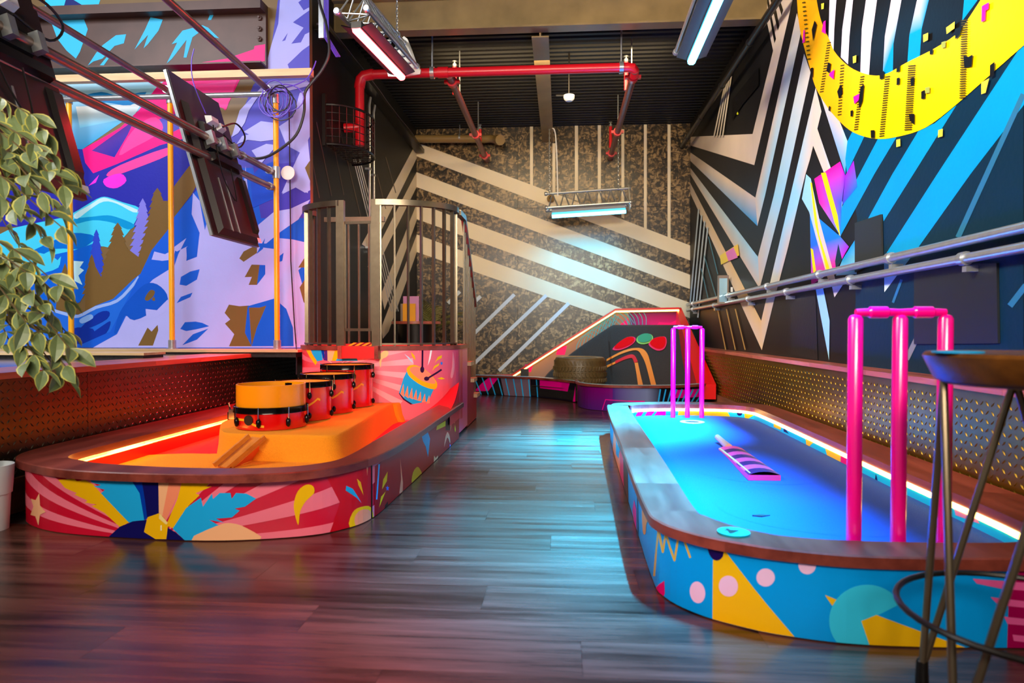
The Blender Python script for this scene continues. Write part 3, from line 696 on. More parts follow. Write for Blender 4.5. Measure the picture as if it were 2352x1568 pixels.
MB().b2((-0.265, 6.0, 3.345), (-0.115, YB, 3.357)).b2((-0.197, 6.0, 3.357), (-0.183, YB, 3.55)).build('t_section', m_beam, pur, smooth=0)
# painted beam on the mural wall
def P_(px, py, y=5.30): return onY(px, py, y)
a = P_(112, 150, 5.28); b = P_(608, 38, 5.28)
lb = thing('mural_beam', 'dark bolted steel beam painted with pale blue feather strokes above the mural', 'beam', (a.x, 5.25, a.z))
m_lbeam = M('mural_beam_paint', (74, 50, 44), 0.45, metal=0.1, var=0.25, scale=4)
za, zb = P_(300, 155, 5.26).z, P_(300, 36, 5.26).z
MB().b2((-4.9, 5.30, za), (b.x, YM - 0.004, zb)).b2((-4.9, 5.20, za - 0.012), (b.x, YM - 0.004, za)).b2((-4.9, 5.20, zb), (b.x, YM - 0.004, zb + 0.07)).build('i_section', m_lbeam, lb, smooth=0)
for py in (42, 67, 90): 
    q = P_(597, py, 5.3); MB().lathe([(0.02, 0), (0.02, 0.015), (0.009, 0.018), (0.009, 0.03)], q, 6, Matrix.Rotation(math.radians(90), 3, 'X')).build('bolt', m_lbeam, lb)
CBL = (60, 190, 240)
its = [(CBL, cA(p)) for p in ([(660, 492), (720, 400), (770, 340), (870, 265), (947, 257), (930, 325), (860, 345), (770, 440), (700, 462)], [(1010, 372), (1090, 220), (1130, 130), (1222, 148), (1190, 230), (1110, 332), (1078, 362), (1112, 262)],
       [(1250, 478), (1330, 320), (1288, 332), (1370, 230), (1520, 190), (1562, 208), (1645, 288), (1560, 270), (1500, 240), (1445, 280), (1400, 432), (1378, 432), (1400, 300), (1290, 442)], [(1560, 150), (1580, 100), (1605, 110), (1585, 150)],
       [(360, 118), (620, 118), (660, 220), (600, 390), (570, 440), (500, 380), (430, 290), (390, 180)], [(750, 490), (800, 430), (830, 420), (780, 490)])]
its.append(((240, 50, 140), cA([(1450, 478), (1700, 440), (1905, 370), (1910, 345), (1990, 332), (1988, 458), (1850, 478)])))
paint('painted_feathers', Plane('Y', 5.30, -1), its, lb, m_mural, (-4.9, b.x, za, zb))
# timber rail above the mural
a = P_(165, 192, 5.2); b2_ = P_(718, 176, 5.2)
tb = tag(MB().b2((-4.9, 5.17, P_(400, 184, 5.2).z), (b2_.x, 5.225, P_(400, 168, 5.2).z)).build('timber_rail', m_timber, smooth=0), 'pale timber rail fixed across the mural above the chrome bar', 'rail')

# ------------------------------------------------------------------ yellow posts and scaffold tubes
m_yel = M('yellow_tube', (246, 176, 10), 0.3, coat=0.3)
m_tube = M('scaffold_tube', (140, 118, 108), 0.3, metal=0.8, var=0.2, scale=10)
YP = 5.2
labs = ['yellow post nearest the left edge of the photo, behind the leaves', 'middle one of the three yellow posts before the mural', 'right-hand yellow post carrying two scaffold tubes and a cable']
posts = []
for i, px in enumerate((161, 393, 635)):
    q = onY(px, 500, YP); zt = onY(px, 232, YP).z
    t = thing('yellow_post', labs[i], 'post', (q.x, YP, 0.648), 'yellow posts in front of the mural')
    MB().tube([(q.x, YP, 0.66), (q.x, YP, zt)], 0.021, 14).build('tube', m_yel, t)
    MB().lathe([(0.045, 0), (0.045, 0.006), (0.029, 0.008), (0.029, 0.07), (0.022, 0.072)], (q.x, YP, 0.648), 16).build('foot', m_steel, t)
    MB().lathe([(0.028, 0), (0.028, 0.07)], (q.x, YP, zt - 0.02), 14).build('clamp', m_steel, t)
    posts.append((q.x, zt, t))
x3, zt3, p3_ = posts[2]
MB().lathe([(0.03, 0), (0.03, 0.09)], (x3, YP, onY(640, 392, YP).z - 0.06), 14).build('clamp', m_steel, p3_)
q = onY(652, 395, YP)
MB().lathe([(0.055, -0.004), (0.055, 0.004)], (q.x + 0.02, YP + 0.03, q.z), 20, Matrix.Rotation(math.radians(90), 3, 'X')).build('flange_plate', m_white, p3_)
q1 = onY(120, 226, YP - 0.03); q2 = onY(618, 216, YP - 0.03)
tag(MB().tube([(-4.9, YP - 0.03, q2.z), (q2.x + 0.03, YP - 0.03, q2.z)], 0.021, 14).build('chrome_bar', m_steel), 'chrome bar joining the tops of the yellow posts', 'tube')
def tube_thing(name, label, p, q, r, mat, rings=(), ringmat=None):
    t = thing(name, label, 'tube', p)
    MB().tube([p, q], r, 14).build('tube', mat, t)
    p = Vector(p); q = Vector(q); d = (q - p).normalized()
    for u in rings:
        c = p.lerp(q, u); MB().tube([c - d * 0.012, c + d * 0.012], r + 0.006, 14).build('clamp_ring', ringmat or m_steel, t)
    return t
XA = x3 - 0.02
zA = onY(645, 396, YP).z; zB = onY(640, 432, YP).z
tube_thing('scaffold_tube', 'upper scaffold tube with chrome clamps carrying both black screens', (XA, 1.6, zA - 0.02), (XA, YP - 0.03, zA), 0.024, m_tube, (0.02, 0.19, 0.26, 0.76, 0.81, 0.86, 0.985))
tube_thing('scaffold_tube', 'lower scaffold tube passing behind the leaves below the screen brackets', (XA, 1.6, zB - 0.03), (XA, YP - 0.03, zB), 0.024, m_tube, (0.985,))
q = onY(625, 214, YP); tube_thing('scaffold_tube', 'bare tube sloping from top edge down to right-hand yellow post', (q.x, 2.0, q.z + 0.1), (q.x, YP - 0.05, q.z), 0.023, m_tube, (0.99,))
q = onY(396, 214, YP); tube_thing('scaffold_tube', 'bare tube sloping behind the screens to middle yellow post', (q.x, 2.0, q.z), (q.x, YP - 0.05, q.z), 0.023, m_tube, (0.99,))

# ------------------------------------------------------------------ hanging screens
m_tv = M('black_plastic', (40, 26, 26), 0.35, var=0.15, scale=6); m_tv2 = M('black_plastic_gloss', (26, 20, 20), 0.2)
def screen(label, y0, y1, tx, bx, zt, zb):
    top = Vector((tx, 0, zt)); bot = Vector((bx, 0, zb)); dn = (bot - top); H_ = dn.length; dn.normalize()
    nrm = Vector((-dn.z, 0, dn.x)); nrm = nrm if nrm.x > 0 else -nrm       # back of the screen faces the aisle
    Y = Vector((0, 1, 0)); c = Vector((bx, (y0 + y1) / 2, zb)); w = y1 - y0
    t = thing('screen', label, 'screen', c, 'black screens hung on the scaffold tubes')
    R = Matrix((Y, dn, nrm)).transposed()
    def P(a, b, n): return Vector((tx, y0, zt)) + Y * (a * w) + dn * (b * H_) + nrm * n
    def slab(nm, a0, a1, b0, b1, n0, n1, mat, ch=0.0):
        vs = [P(a0, b0, n0), P(a1, b0, n0), P(a1, b1, n0), P(a0, b1, n0), P(a0 + ch, b0 + ch, n1), P(a1 - ch, b0 + ch, n1), P(a1 - ch, b1 - ch, n1), P(a0 + ch, b1 - ch, n1)]
        return MB().add(vs, [(3, 2, 1, 0), (4, 5, 6, 7), (0, 1, 5, 4), (1, 2, 6, 5), (2, 3, 7, 6), (3, 0, 4, 7)]).build(nm, mat, t, smooth=0)
    slab('panel', 0, 1, 0, 1, -0.012, 0.010, m_tv)
    slab('bezel', -0.012, 0.0, 0, 1, -0.014, 0.004, m_steel)
    slab('back_cover', 0.10, 0.97, 0.16, 0.985, 0.010, 0.045, m_tv, 0.03)
    slab('speaker_ridge', 0.80, 0.93, 0.55, 0.93, 0.045, 0.066, m_tv2, 0.02)
    slab('input_shelf', 0.25, 0.85, 0.47, 0.53, 0.045, 0.085, m_tv2, 0.008)
    slab('wall_mount', 0.22, 0.72, 0.28, 0.46, 0.045, 0.075, m_dark, 0.01)
    for a in (0.32, 0.47): slab('rib', a, a + 0.012, 0.62, 0.96, 0.045, 0.049, m_steel)
    slab('label_sticker', 0.88, 0.96, 0.955, 0.985, 0.0445, 0.046, m_white)
    slab('junction_box', 0.30, 0.46, 0.24, 0.29, 0.075, 0.115, m_white, 0.01); slab('junction_box', 0.50, 0.62, 0.25, 0.30, 0.075, 0.11, m_white, 0.01)
    for a in (0.2, 0.45, 0.7): slab('bracket', a, a + 0.06, 0.36, 0.44, 0.066, 0.12, m_steel)
    MB().tube(sm([P(0.5, 0.29, 0.12), P(0.72, 0.24, 0.16), P(0.95, 0.28, 0.14), P(0.85, 0.36, 0.10), P(0.55, 0.33, 0.1)], 5, closed=False), 0.006, 6).build('cable', m_dark, t)
    MB().tube(sm([P(0.35, 0.3, 0.1), P(0.28, 0.45, 0.1), P(0.4, 0.62, 0.06), P(0.55, 0.75, 0.06), P(0.52, 0.55, 0.09)], 5, closed=False), 0.004, 6).build('cable', m_dark, t)
    return t
tl1 = onY(381, 160, 4.05); bl1 = onY(488, 540, 4.05); bR = onX(592, 555, bl1.x)
screen('black screen hung near the right-hand yellow post, seen from behind', 4.05, bR.y, tl1.x, bl1.x, tl1.z, bl1.z)
bR2 = onX(196, 450, bl1.x)
screen('black screen at the left edge, partly hidden by leaves', bR2.y - (bR.y - 4.05), bR2.y, tl1.x, bl1.x, tl1.z, bl1.z)
# cables on the mural wall
m_pur = M('purple_cable', (104, 78, 210), 0.45); m_cab = M('black_cable', (30, 24, 34), 0.45)
cb = thing('cable_coil', 'coil of purple cable hanging from the top of the right-hand post', 'cable', onY(640, 250, YP - 0.08))
for k in range(9):
    cx, cy = 640 + random.uniform(-14, 16), 232 + random.uniform(-8, 12); rx, ry = random.uniform(22, 46), random.uniform(26, 46)
    pts = [onY(cx + rx * math.cos(a), cy + ry * math.sin(a), YP - 0.07 - 0.008 * k) for a in [i * math.pi / 8 for i in range(16)]]
    MB().tube(pts, 0.0045, 5, closed=True).build('loop', m_pur if k % 4 else m_cab, cb)
MB().tube([onY(x, y, YP - 0.05) for x, y in sm([(615, 205), (660, 200), (700, 185), (718, 160), (726, 140)], 4, closed=False)], 0.005, 5).build('loop', m_pur, cb)
tag(MB().tube([onY(x, y, 5.12) for x, y in sm([(536, 328), (548, 346), (572, 362), (605, 362), (640, 345), (680, 310), (698, 260), (700, 215), (716, 190), (740, 160), (756, 120), (750, 60), (735, 10), (730, -20)], 5, closed=False)], 0.011, 8).build('power_cable', m_cab), 'thick dark cable drooping from the screen up past the mural edge', 'cable')
tag(MB().tube([onY(x, y, 5.28) for x, y in ((664, 250), (666, 400), (668, 600), (676, 740), (680, 790))] + [onY(681, 803, 5.1), onY(681, 860, 5.1)], 0.005, 6).build('thin_cable', m_cab), 'thin dark cable running straight down the mural beside the right post', 'cable')
tag(MB().tube([onY(x, y, 4.35) for x, y in sm([(446, 112), (440, 140), (442, 180), (455, 220), (472, 260), (478, 285)], 4, closed=False)], 0.0035, 5).build('data_cable', m_pur), 'thin purple cable dropping to the screen near the right post', 'cable')
# ------------------------------------------------------------------ drum course (left)
m_wrap = paint_mat('printed_vinyl', 0.3, wear=0.02, coat=0.03)
m_led = M('warm_led', (255, 240, 190), 0.4, emit=(255, 196, 84), estr=6.5)
m_red = M('red_carpet', (228, 8, 30), 0.9, var=0.08, scale=200, bump=0.4)
m_org = M('orange_carpet', (250, 150, 12), 0.95, var=0.10, scale=200, bump=0.4)
m_drop = M('course_side_dark', (40, 22, 24), 0.6)
c1_out = sm([(-2.33, 4.9), (-2.33, 3.6), (-2.33, 2.95), (-2.27, 2.74), (-2.13, 2.61), (-1.93, 2.53), (-1.6, 2.488), (-1.28, 2.486), (-1.0, 2.56), (-0.865, 2.67), (-0.80, 2.84), (-0.785, 3.2), (-0.77, 4.1), (-0.755, 5.0)], 5, closed=False)
ZR1 = 0.265; TR1 = 0.033
def offset_line(pts, d):
    P = [Vector((p[0], p[1])) for p in pts]; out = []
    for i in range(len(P)):
        a = P[max(i - 1, 0)]; b = P[min(i + 1, len(P) - 1)]; t = (b - a).normalized()
        out.append(P[i] + Vector((t.y, -t.x)) * d)
    return out
c1_rim_out = [(-2.378, 4.9), (-2.378, 3.6), (-2.37, 2.95), (-2.30, 2.72), (-2.12, 2.575), (-1.83, 2.462), (-1.385, 2.428), (-1.086, 2.462), (-0.90, 2.58), (-0.785, 2.83), (-0.745, 3.27), (-0.735, 4.1), (-0.72, 5.0)]
c1_rim_in = [(-2.10, 4.9), (-2.11, 3.9), (-2.11, 3.1), (-2.09, 2.76), (-1.955, 2.655), (-1.80, 2.595), (-1.45, 2.545), (-1.134, 2.568), (-0.965, 2.67), (-0.905, 2.84), (-0.90, 3.33), (-0.895, 4.1), (-0.87, 4.85)]
c1_ro = sm(c1_rim_out, 6, closed=False); c1_ri = sm(c1_rim_in, 6, closed=False)
crs1 = thing('drum_minigolf_course', 'red carnival-print minigolf course with wooden rim carrying the row of drums', 'minigolf course', (-1.5, 3.7, 0))
w1 = Wrap(c1_out, 1, 500)
pan1 = MB().loft([[(p[0], p[1], z) for p in c1_out] for z in (0.003, ZR1 - TR1)]).build('side_panel', M('panel_red', (214, 20, 58), 0.25, coat=0.3), crs1)
# rim in boards
def rim_boards(ro, ri, z, th, cuts, parent, mat, name='rim_board'):
    n = len(ro)
    for a, b in zip(cuts[:-1], cuts[1:]):
        mb = MB(); idx = list(range(a, b + 1))
        rows_ = []
        for i in idx:
            o, q = ro[i], ri[i]
            rows_.append([(o[0], o[1], z - th), (o[0], o[1], z - 0.004), (o[0] + (q[0] - o[0]) * 0.03, o[1] + (q[1] - o[1]) * 0.03, z), (q[0], q[1], z), (q[0], q[1], z - th)])
        mb.loft(rows_, closed=True)
        k = len(mb.v); mb.f.append((0, 1, 2, 3, 4)); mb.mi.append(0); mb.f.append(tuple(k - 5 + j for j in (4, 3, 2, 1, 0))); mb.mi.append(0)
        mb.build(name, mat, parent, smooth=30)
rim_boards(c1_ro, c1_ri, ZR1, TR1, [0, 9, 20, 33, 42, 53, 61, 72], crs1, m_rim)
# inner wall, deck, led strip
c1_in = offset_line(c1_ri, -0.012)
MB().loft([[(p[0], p[1], z) for p in c1_ri] for z in (0.10, ZR1 - TR1)]).build('inner_wall', M('inner_red', (222, 12, 26), 0.35, coat=0.2), crs1)
MB().loft([[(p[0] * 1.0, p[1], ZR1 - TR1 - z) for p in c1_ri[4:24]] for z in (-0.001, 0.018)]).loft([[(p[0] + d, p[1] + d * 0.2, ZR1 - TR1 - 0.01) for p in c1_ri[4:24]] for d in (0.004, 0.018)]).build('led_strip', m_led, crs1)
ZD1 = 0.15
deck = [(p[0], p[1]) for p in c1_ri] + [(-0.87, 4.88), (-2.10, 4.9)]
MB().prism(deck, 0.06, ZD1).build('red_deck', m_red, crs1, smooth=0)
# orange ground in front and raised orange block
og = [tuple(onZ(x, y, ZD1 + 0.006)[:2]) for x, y in sm([(215, 1060), (300, 1048), (420, 1042), (505, 1042), (640, 1030), (740, 1040), (776, 1056), (740, 1066), (560, 1078), (380, 1076)], 4)]
MB().prism(og, ZD1, ZD1 + 0.008).build('orange_turf', m_org, crs1, smooth=0)
ZBK = 0.285
bk_top = [tuple(onZ(x, y, ZBK)[:2]) for x, y in ((506, 975), (512, 992), (560, 996), (700, 1000), (760, 1000), (800, 985), (890, 930), (912, 926), (905, 918), (640, 915), (560, 945), (520, 965))]
bt = sm([(p[0], p[1]) for p in bk_top], 3)
cx = sum(p[0] for p in bt) / len(bt); cy = sum(p[1] for p in bt) / len(bt)
mb = MB(); nbt = len(bt)
rows_ = []
for g, z in ((1.10, ZD1), (1.045, ZD1 + 0.05), (1.012, ZBK - 0.02), (1.0, ZBK - 0.006), (0.985, ZBK)):
    rows_.append([(cx + (p[0] - cx) * (g if p[0] > cx else 1 + (g - 1) * 0.3), cy + (p[1] - cy) * (1 + (g - 1) * 0.35), z) for p in bt])
mb.loft(rows_, closed=True); mb.f.append(tuple(len(mb.v) - nbt + j for j in range(nbt))); mb.mi.append(0)
mb.build('raised_turf_block', m_org, crs1, smooth=50)
# wooden ball chute let into the block
a = onZ(572, 1006, ZBK - 0.01); b = onZ(492, 1074, ZD1 + 0.012)
mb = MB(); d = Vector((b.x - a.x, b.y - a.y, b.z - a.z)); sx = Vector((1, 0.15, 0)).normalized()
ch = wood_mat('chute_wood', (176, 96, 24), (226, 136, 40), axis='Y', rnd=0.05)
for o_, h_ in ((0.0, 0.012), (0.075, 0.004)):
    p = a + sx * o_; q = b + sx * o_
    mb.bar(p + Vector((0, 0, h_)), q + Vector((0, 0, h_)), 0.012, 0.022)
mb.bar(a + sx * 0.037, b + sx * 0.037, 0.07, 0.012)
mb.build('ball_chute', ch, crs1, smooth=0)
MB().add([a + sx * 0.08 + Vector((0, -0.01, 0.005)), b + sx * 0.085 + Vector((0.0, 0, 0.0)), onZ(592, 1052, ZD1 + 0.008), onZ(598, 1012, ZBK - 0.02)], [(0, 1, 2, 3)]).build('chute_cheek', M('peach_cheek', (246, 120, 78), 0.6), crs1, smooth=0)
# print on the outside
PKR = (250, 122, 146); RD = (222, 22, 62)
it = []
it.append(([(200, 14, 44), (214, 20, 56), (214, 20, 56), (200, 14, 44)], cC([(190, 950), (1100, 1000), (1100, 1600), (190, 1600)])))
cx_, cy_ = 1160, 1500
for k in range(17):
    a0 = math.radians(182 + k * 10.6); a1 = math.radians(182 + k * 10.6 + 5.0)
    it.append((PKR, cC([(cx_ + 60 * math.cos(a0), cy_ + 40 * math.sin(a0)), (cx_ + 1900 * math.cos(a0), cy_ + 1250 * math.sin(a0)), (cx_ + 1900 * math.cos(a1), cy_ + 1250 * math.sin(a1)), (cx_ + 60 * math.cos(a1), cy_ + 40 * math.sin(a1))])))
it.append(([(0, 0, 0)] * 0 or (205, 14, 34), c7([(1600, 60), (1700, 60), (1860, 60), (1860, 420), (1640, 420), (1700, 250)])))
YL = (250, 190, 12); SB = (30, 176, 246); NVY = (18, 16, 96); PE = (255, 146, 110); PL = (255, 188, 140)
for c, p in ((YL, [(440, 1050), (560, 1040), (580, 1060), (640, 1050), (700, 1082), (760, 1150), (970, 1370), (900, 1402), (790, 1300), (690, 1245), (730, 1235), (640, 1220), (660, 1205), (560, 1160), (580, 1150), (490, 1110)]), (SB, [(665, 1020), (972, 1020), (1050, 1150), (1092, 1352), (970, 1370), (760, 1150), (790, 1125), (705, 1100), (760, 1088), (690, 1070)]),
             ((0, 58, 178), [(968, 1020), (1072, 1020), (1100, 1200), (1110, 1340), (1085, 1352), (1050, 1150)]), (NVY, [(1060, 1020), (1190, 1020), (1200, 1180), (1192, 1312), (1108, 1340), (1090, 1200)]), (PL, [(1190, 1020), (1300, 1020), (1240, 1330), (1195, 1310)]), (PE, [(1280, 1020), (1385, 1020), (1330, 1180), (1248, 1350), (1220, 1320)]),
             (YL, [(1380, 1020), (1620, 1020), (1550, 1100), (1590, 1100), (1470, 1150), (1500, 1165), (1420, 1240), (1300, 1412), (1248, 1392), (1330, 1200)]), (SB, [(1298, 1416), (1400, 1260), (1510, 1183), (1525, 1250), (1592, 1153), (1600, 1192), (1650, 1148), (1730, 1148), (1740, 1192), (1772, 1148), (1850, 1153), (1922, 1190), (1840, 1250), (1762, 1265), (1800, 1280), (1740, 1332), (1622, 1340), (1682, 1370), (1572, 1350), (1642, 1390), (1440, 1502), (1388, 1502)]),
             (PL, sm([(1440, 1502), (1640, 1390), (1740, 1375), (1850, 1410), (1950, 1502)], 3)), (NVY, [(815, 1480), (900, 1402), (1000, 1360), (1100, 1350), (1250, 1400), (1330, 1450), (1392, 1505), (815, 1500)]), (YL, [(1110, 1330), (1200, 1298), (1266, 1375), (1250, 1494), (1170, 1494), (1083, 1440)]), ((255, 226, 150), [(1200, 1300), (1262, 1372), (1250, 1385), (1195, 1340)]), ((255, 240, 200), [(1208, 1390), (1216, 1390), (1216, 1430), (1206, 1430)]),
             (PL, [(300, 1150), (306, 1242), (347, 1290), (305, 1312), (293, 1392), (270, 1322), (234, 1312), (255, 1250), (237, 1190), (272, 1202)])):
    it.append((c, cC(p)))
for c, p in ((YL, sm([(1470, 250), (1490, 190), (1530, 158), (1565, 165), (1570, 200), (1530, 240), (1502, 290), (1492, 360), (1474, 300)], 3)), (SB, [(1730, 163), (1762, 178), (1806, 250), (1780, 222), (1727, 187)]), (YL, [(1783, 128), (1802, 145), (1816, 212), (1790, 160)]), (PE, [(1830, 60), (1838, 60), (1834, 115)]),
             (YL, sm([(1748, 372), (1760, 300), (1800, 270), (1856, 274), (1856, 372)], 3)), (PE, sm([(1785, 372), (1772, 320), (1805, 284), (1852, 292), (1856, 372)], 3))):
    it.append((c, c7(p)))
it.append(((176, 8, 26), [(860, 1070), (1060, 900), (1075, 1060), (858, 1230)]))
it.append(((20, 8, 10), c7([(1853, 40), (1860, 40), (1860, 340), (1853, 345)])))
for c, p in ((SB, [(1890, 56), (1897, 56), (1884, 232), (1878, 232)]), (YL, [(1936, 92), (1932, 140), (1908, 182), (1914, 132)]), ((30, 110, 220), star(1935, 176, 16, rx=0.6)), (YL, [(1926, 192), (1908, 236), (1894, 272), (1903, 218)]), (PE, [(1999, 25), (2013, 150), (2011, 196), (1994, 203), (2003, 130)]), ((226, 196, 20), sm([(2057, 152), (2063, 98), (2084, 69), (2100, 84), (2108, 112), (2085, 135)], 3)), ((16, 10, 14), [(1922, 262), (1936, 240), (1938, 262), (1922, 276)])):
    it.append((c, c7(p)))
for c, p in ((SB, [(440, 790), (530, 722), (567, 830), (536, 1112), (500, 950), (460, 870)]), ((226, 196, 20), [(660, 706), (670, 640), (802, 558), (797, 640)]), ((30, 12, 14), [(800, 560), (885, 488), (872, 705), (800, 705)]), (PE, sm([(778, 955), (798, 800), (830, 728), (862, 800), (868, 905), (832, 812), (800, 880)], 3)), (PE, sm([(868, 722), (888, 540), (920, 498), (942, 560), (932, 602), (902, 562)], 3)), ((20, 120, 230), [(865, 903), (888, 980), (862, 988)]), ((226, 196, 20), [(1000, 575), (1012, 350), (1030, 308), (1012, 455)]), (PL, [(620, 1192), (625, 1080), (650, 1122), (686, 1080), (680, 1130)]), ((226, 196, 20), [(940, 610), (952, 690), (945, 735), (936, 690)])):
    it.append((c, c8(p)))
paint('carnival_print', w1, it, crs1, m_wrap, (0.0, w1.c[-1], 0.004, ZR1 - TR1 - 0.002))
# red bank where the course meets the podium
rows_ = []
for i in range(9):
    t = i / 8
    rows_.append([(-1.06 + 0.30 * s_ + 0.01, 4.55 + 0.42 * t, 0.15 + (0.115 + 0.0 * s_) * s_ + (0.15 * t * t) * (0.35 + 0.65 * s_)) for s_ in (0, 0.25, 0.5, 0.75, 1.0)])
mb = MB().loft(rows_); mb.loft([[(r[-1][0], r[-1][1], z) for r in rows_] for z in (0.15,)] + [[r[-1] for r in rows_]])
mb.build('red_bank', M('bank_red', (230, 10, 26), 0.35), crs1, smooth=50)

# ------------------------------------------------------------------ podium at the end of the drum course
PX, PY, RX, RY, ZP = -1.37, 5.12, 0.60, 0.385, 0.685
pod = thing('podium', 'round-fronted raised tee podium with sunburst and drum print', 'podium', (PX, PY, 0))
arc = [(PX - RX, 5.55)] + [(PX + RX * math.cos(a), PY + RY * math.sin(a)) for a in [math.pi + math.pi * i / 28 for i in range(29)]] + [(PX + RX, 5.55)]
MB().prism(arc, 0.02, ZP - 0.03).build('drum_base', M('podium_pink', (236, 70, 100), 0.3), pod)
arc2 = [(PX - RX - 0.012, 5.55)] + [(PX + (RX + 0.012) * math.cos(a), PY + (RY + 0.014) * math.sin(a)) for a in [math.pi + math.pi * i / 28 for i in range(29)]] + [(PX + RX + 0.012, 5.55)]
MB().prism(arc2, ZP - 0.03, ZP).build('wooden_rim', m_rim, pod)
pq0, pq1 = onY(787, 797, 4.74), onY(870, 797, 4.74)
MB().b2((pq0.x, 4.68, ZP - 0.085), (pq1.x, 4.80, ZP - 0.005)).build('ball_slot', M('slot_red', (226, 4, 10), 0.4), pod, smooth=0)
for q in (pq0.x, pq1.x): MB().b2((q - 0.014, 4.67, ZP - 0.09), (q + 0.014, 4.80, ZP + 0.002)).build('slot_post', m_rim, pod, smooth=0)
m_haz = M('hazard_yellow', (246, 176, 8), 0.5); m_hbk = M('hazard_black', (20, 18, 16), 0.5)
for i in range(8):
    x0 = pq0.x + 0.03 + i * (pq1.x - pq0.x - 0.06) / 8; w_ = (pq1.x - pq0.x - 0.06) / 8
    MB().add([(x0, 4.76, ZP + 0.001), (x0 + w_, 4.76, ZP + 0.001), (x0 + w_ + 0.03, 4.80, ZP + 0.022), (x0 + 0.03, 4.80, ZP + 0.022)], [(0, 1, 2, 3)]).build('hazard_stripe', m_haz if i % 2 == 0 else m_hbk, pod, smooth=0)
wp = Wrap(arc, 1, 880)
it = []
it.append(([(222, 12, 40), (250, 150, 165), (246, 110, 130), (222, 12, 40)], [(690, 770), (870, 770), (870, 940), (690, 940)]))
it.append(([(250, 150, 165), (232, 10, 44), (226, 8, 30), (246, 130, 150)], [(870, 770), (1062, 770), (1062, 960), (870, 960)]))
for k in range(22):
    a0 = math.radians(-60 + k * 13); a1 = a0 + math.radians(6)
    c_ = (252, 178, 190) if -60 + k * 13 < 40 or -60 + k * 13 > 200 else (250, 110, 130)
    ex0, ey0, ex1, ey1 = 775 + 175 * math.cos(a0), 843 + 150 * math.sin(a0), 775 + 175 * math.cos(a1), 843 + 150 * math.sin(a1)
    it.append((c_, [(775, 843), (ex0, ey0), (ex1, ey1)]))
for c, p in ((YL, [(240, 650), (280, 625), (340, 640), (400, 780), (550, 1020), (510, 1100), (420, 980), (300, 780)]), (SB, [(360, 560), (600, 560), (660, 750), (692, 972), (550, 1002), (420, 800), (380, 680)]), ((0, 58, 178), [(590, 560), (690, 560), (742, 850), (704, 975), (690, 900), (655, 740)]), ((84, 36, 130), [(680, 560), (805, 560), (822, 830), (812, 990), (716, 975), (742, 800)]), (PL, [(805, 560), (1050, 560), (930, 990), (815, 990)]), (YL, [(1045, 560), (1200, 560), (1260, 700), (1120, 758), (1190, 778), (1020, 990), (928, 990)]),
             (SB, [(1020, 990), (1100, 880), (1210, 800), (1220, 912), (1300, 768), (1312, 832), (1400, 753), (1500, 758), (1490, 812), (1540, 763), (1742, 825), (1640, 912), (1560, 920), (1590, 990)])):
    it.append((c, cP(p)))
DK = (52, 12, 60)
for c, p in ((SB, [(1605, 520), (1640, 400), (1670, 340), (1760, 440), (1905, 470), (1850, 592), (1720, 617), (1650, 572)]), (DK, [(1605, 520), (1650, 572), (1720, 617), (1700, 620), (1640, 580), (1604, 530)])): it.append((c, cF(p)))
for x in range(7): it.append((PE, cF([(1615 + 36 * x, 530 + 14 * x), (1642 + 36 * x, 445 + 16 * x), (1648 + 36 * x, 560 + 8 * x)])))
it.append((YL, cF(sm([(1668, 330), (1690, 293), (1745, 288), (1830, 330), (1900, 400), (1925, 450), (1902, 492), (1800, 462), (1700, 392)], 3))))
it.append((PE, cF(sm([(1698, 312), (1760, 300), (1850, 350), (1912, 432), (1870, 442), (1780, 410), (1710, 352)], 3))))
it += strokes(DK, cF([(1802, 120), (1800, 310)]), 4); it.append((DK, cF(ell(1799, 325, 17, 27))))
it += strokes(DK, cF([(1962, 325), (1846, 398)]), 4); it.append((DK, cF(ell(1836, 402, 22, 18))))
for c, p in (((190, 224, 250), [(1648, 192), (1690, 222), (1730, 274), (1700, 252)]), (YL, [(1705, 176), (1735, 208), (1744, 248), (1715, 216)]), ((250, 240, 236), [(1868, 153), (1884, 153), (1870, 232), (1846, 292)]), (YL, [(1903, 272), (1930, 218), (1964, 203), (1962, 227), (1920, 250)]), ((30, 120, 220), star(1961, 272, 20, rx=0.7)), (YL, [(1883, 338), (1900, 295), (1942, 270), (1937, 290), (1905, 312)]), (YL, [(1925, 400), (1960, 388), (1990, 402), (1960, 410)]),
             ((255, 222, 150), sm([(1436, 242), (1450, 190), (1490, 163), (1516, 180), (1500, 217), (1460, 242), (1450, 308)], 3)), ((250, 130, 130), sm([(2035, 380), (2048, 300), (2055, 170), (2069, 260), (2066, 340), (2050, 397)], 3)), ((250, 190, 190), [(1762, 133), (1770, 133), (1766, 185)])):
    it.append((c, cF(p)))
paint('sunburst_print', wp, it, pod, m_wrap, (0.0, wp.c[-1], 0.03, ZP - 0.032))
m_tan = M('tan_step', (196, 140, 96), 0.5)
st = thing('podium_steps', 'red and tan wooden steps leading down behind the podium', 'steps', (PX, 5.8, 0))
for i in range(3):
    z = ZP - 0.15 * (i + 1); y0 = 5.555 + 0.2 * i
    MB().b2((PX - RX, y0, 0.006), (PX + RX, y0 + 0.2, z - 0.03)).build('riser', M('step_red', (170, 20, 34), 0.5), st, smooth=0)
    MB().b2((PX - RX - 0.01, y0, z - 0.03), (PX + RX + 0.03, y0 + 0.215, z)).build('tread', m_tan, st, smooth=0)

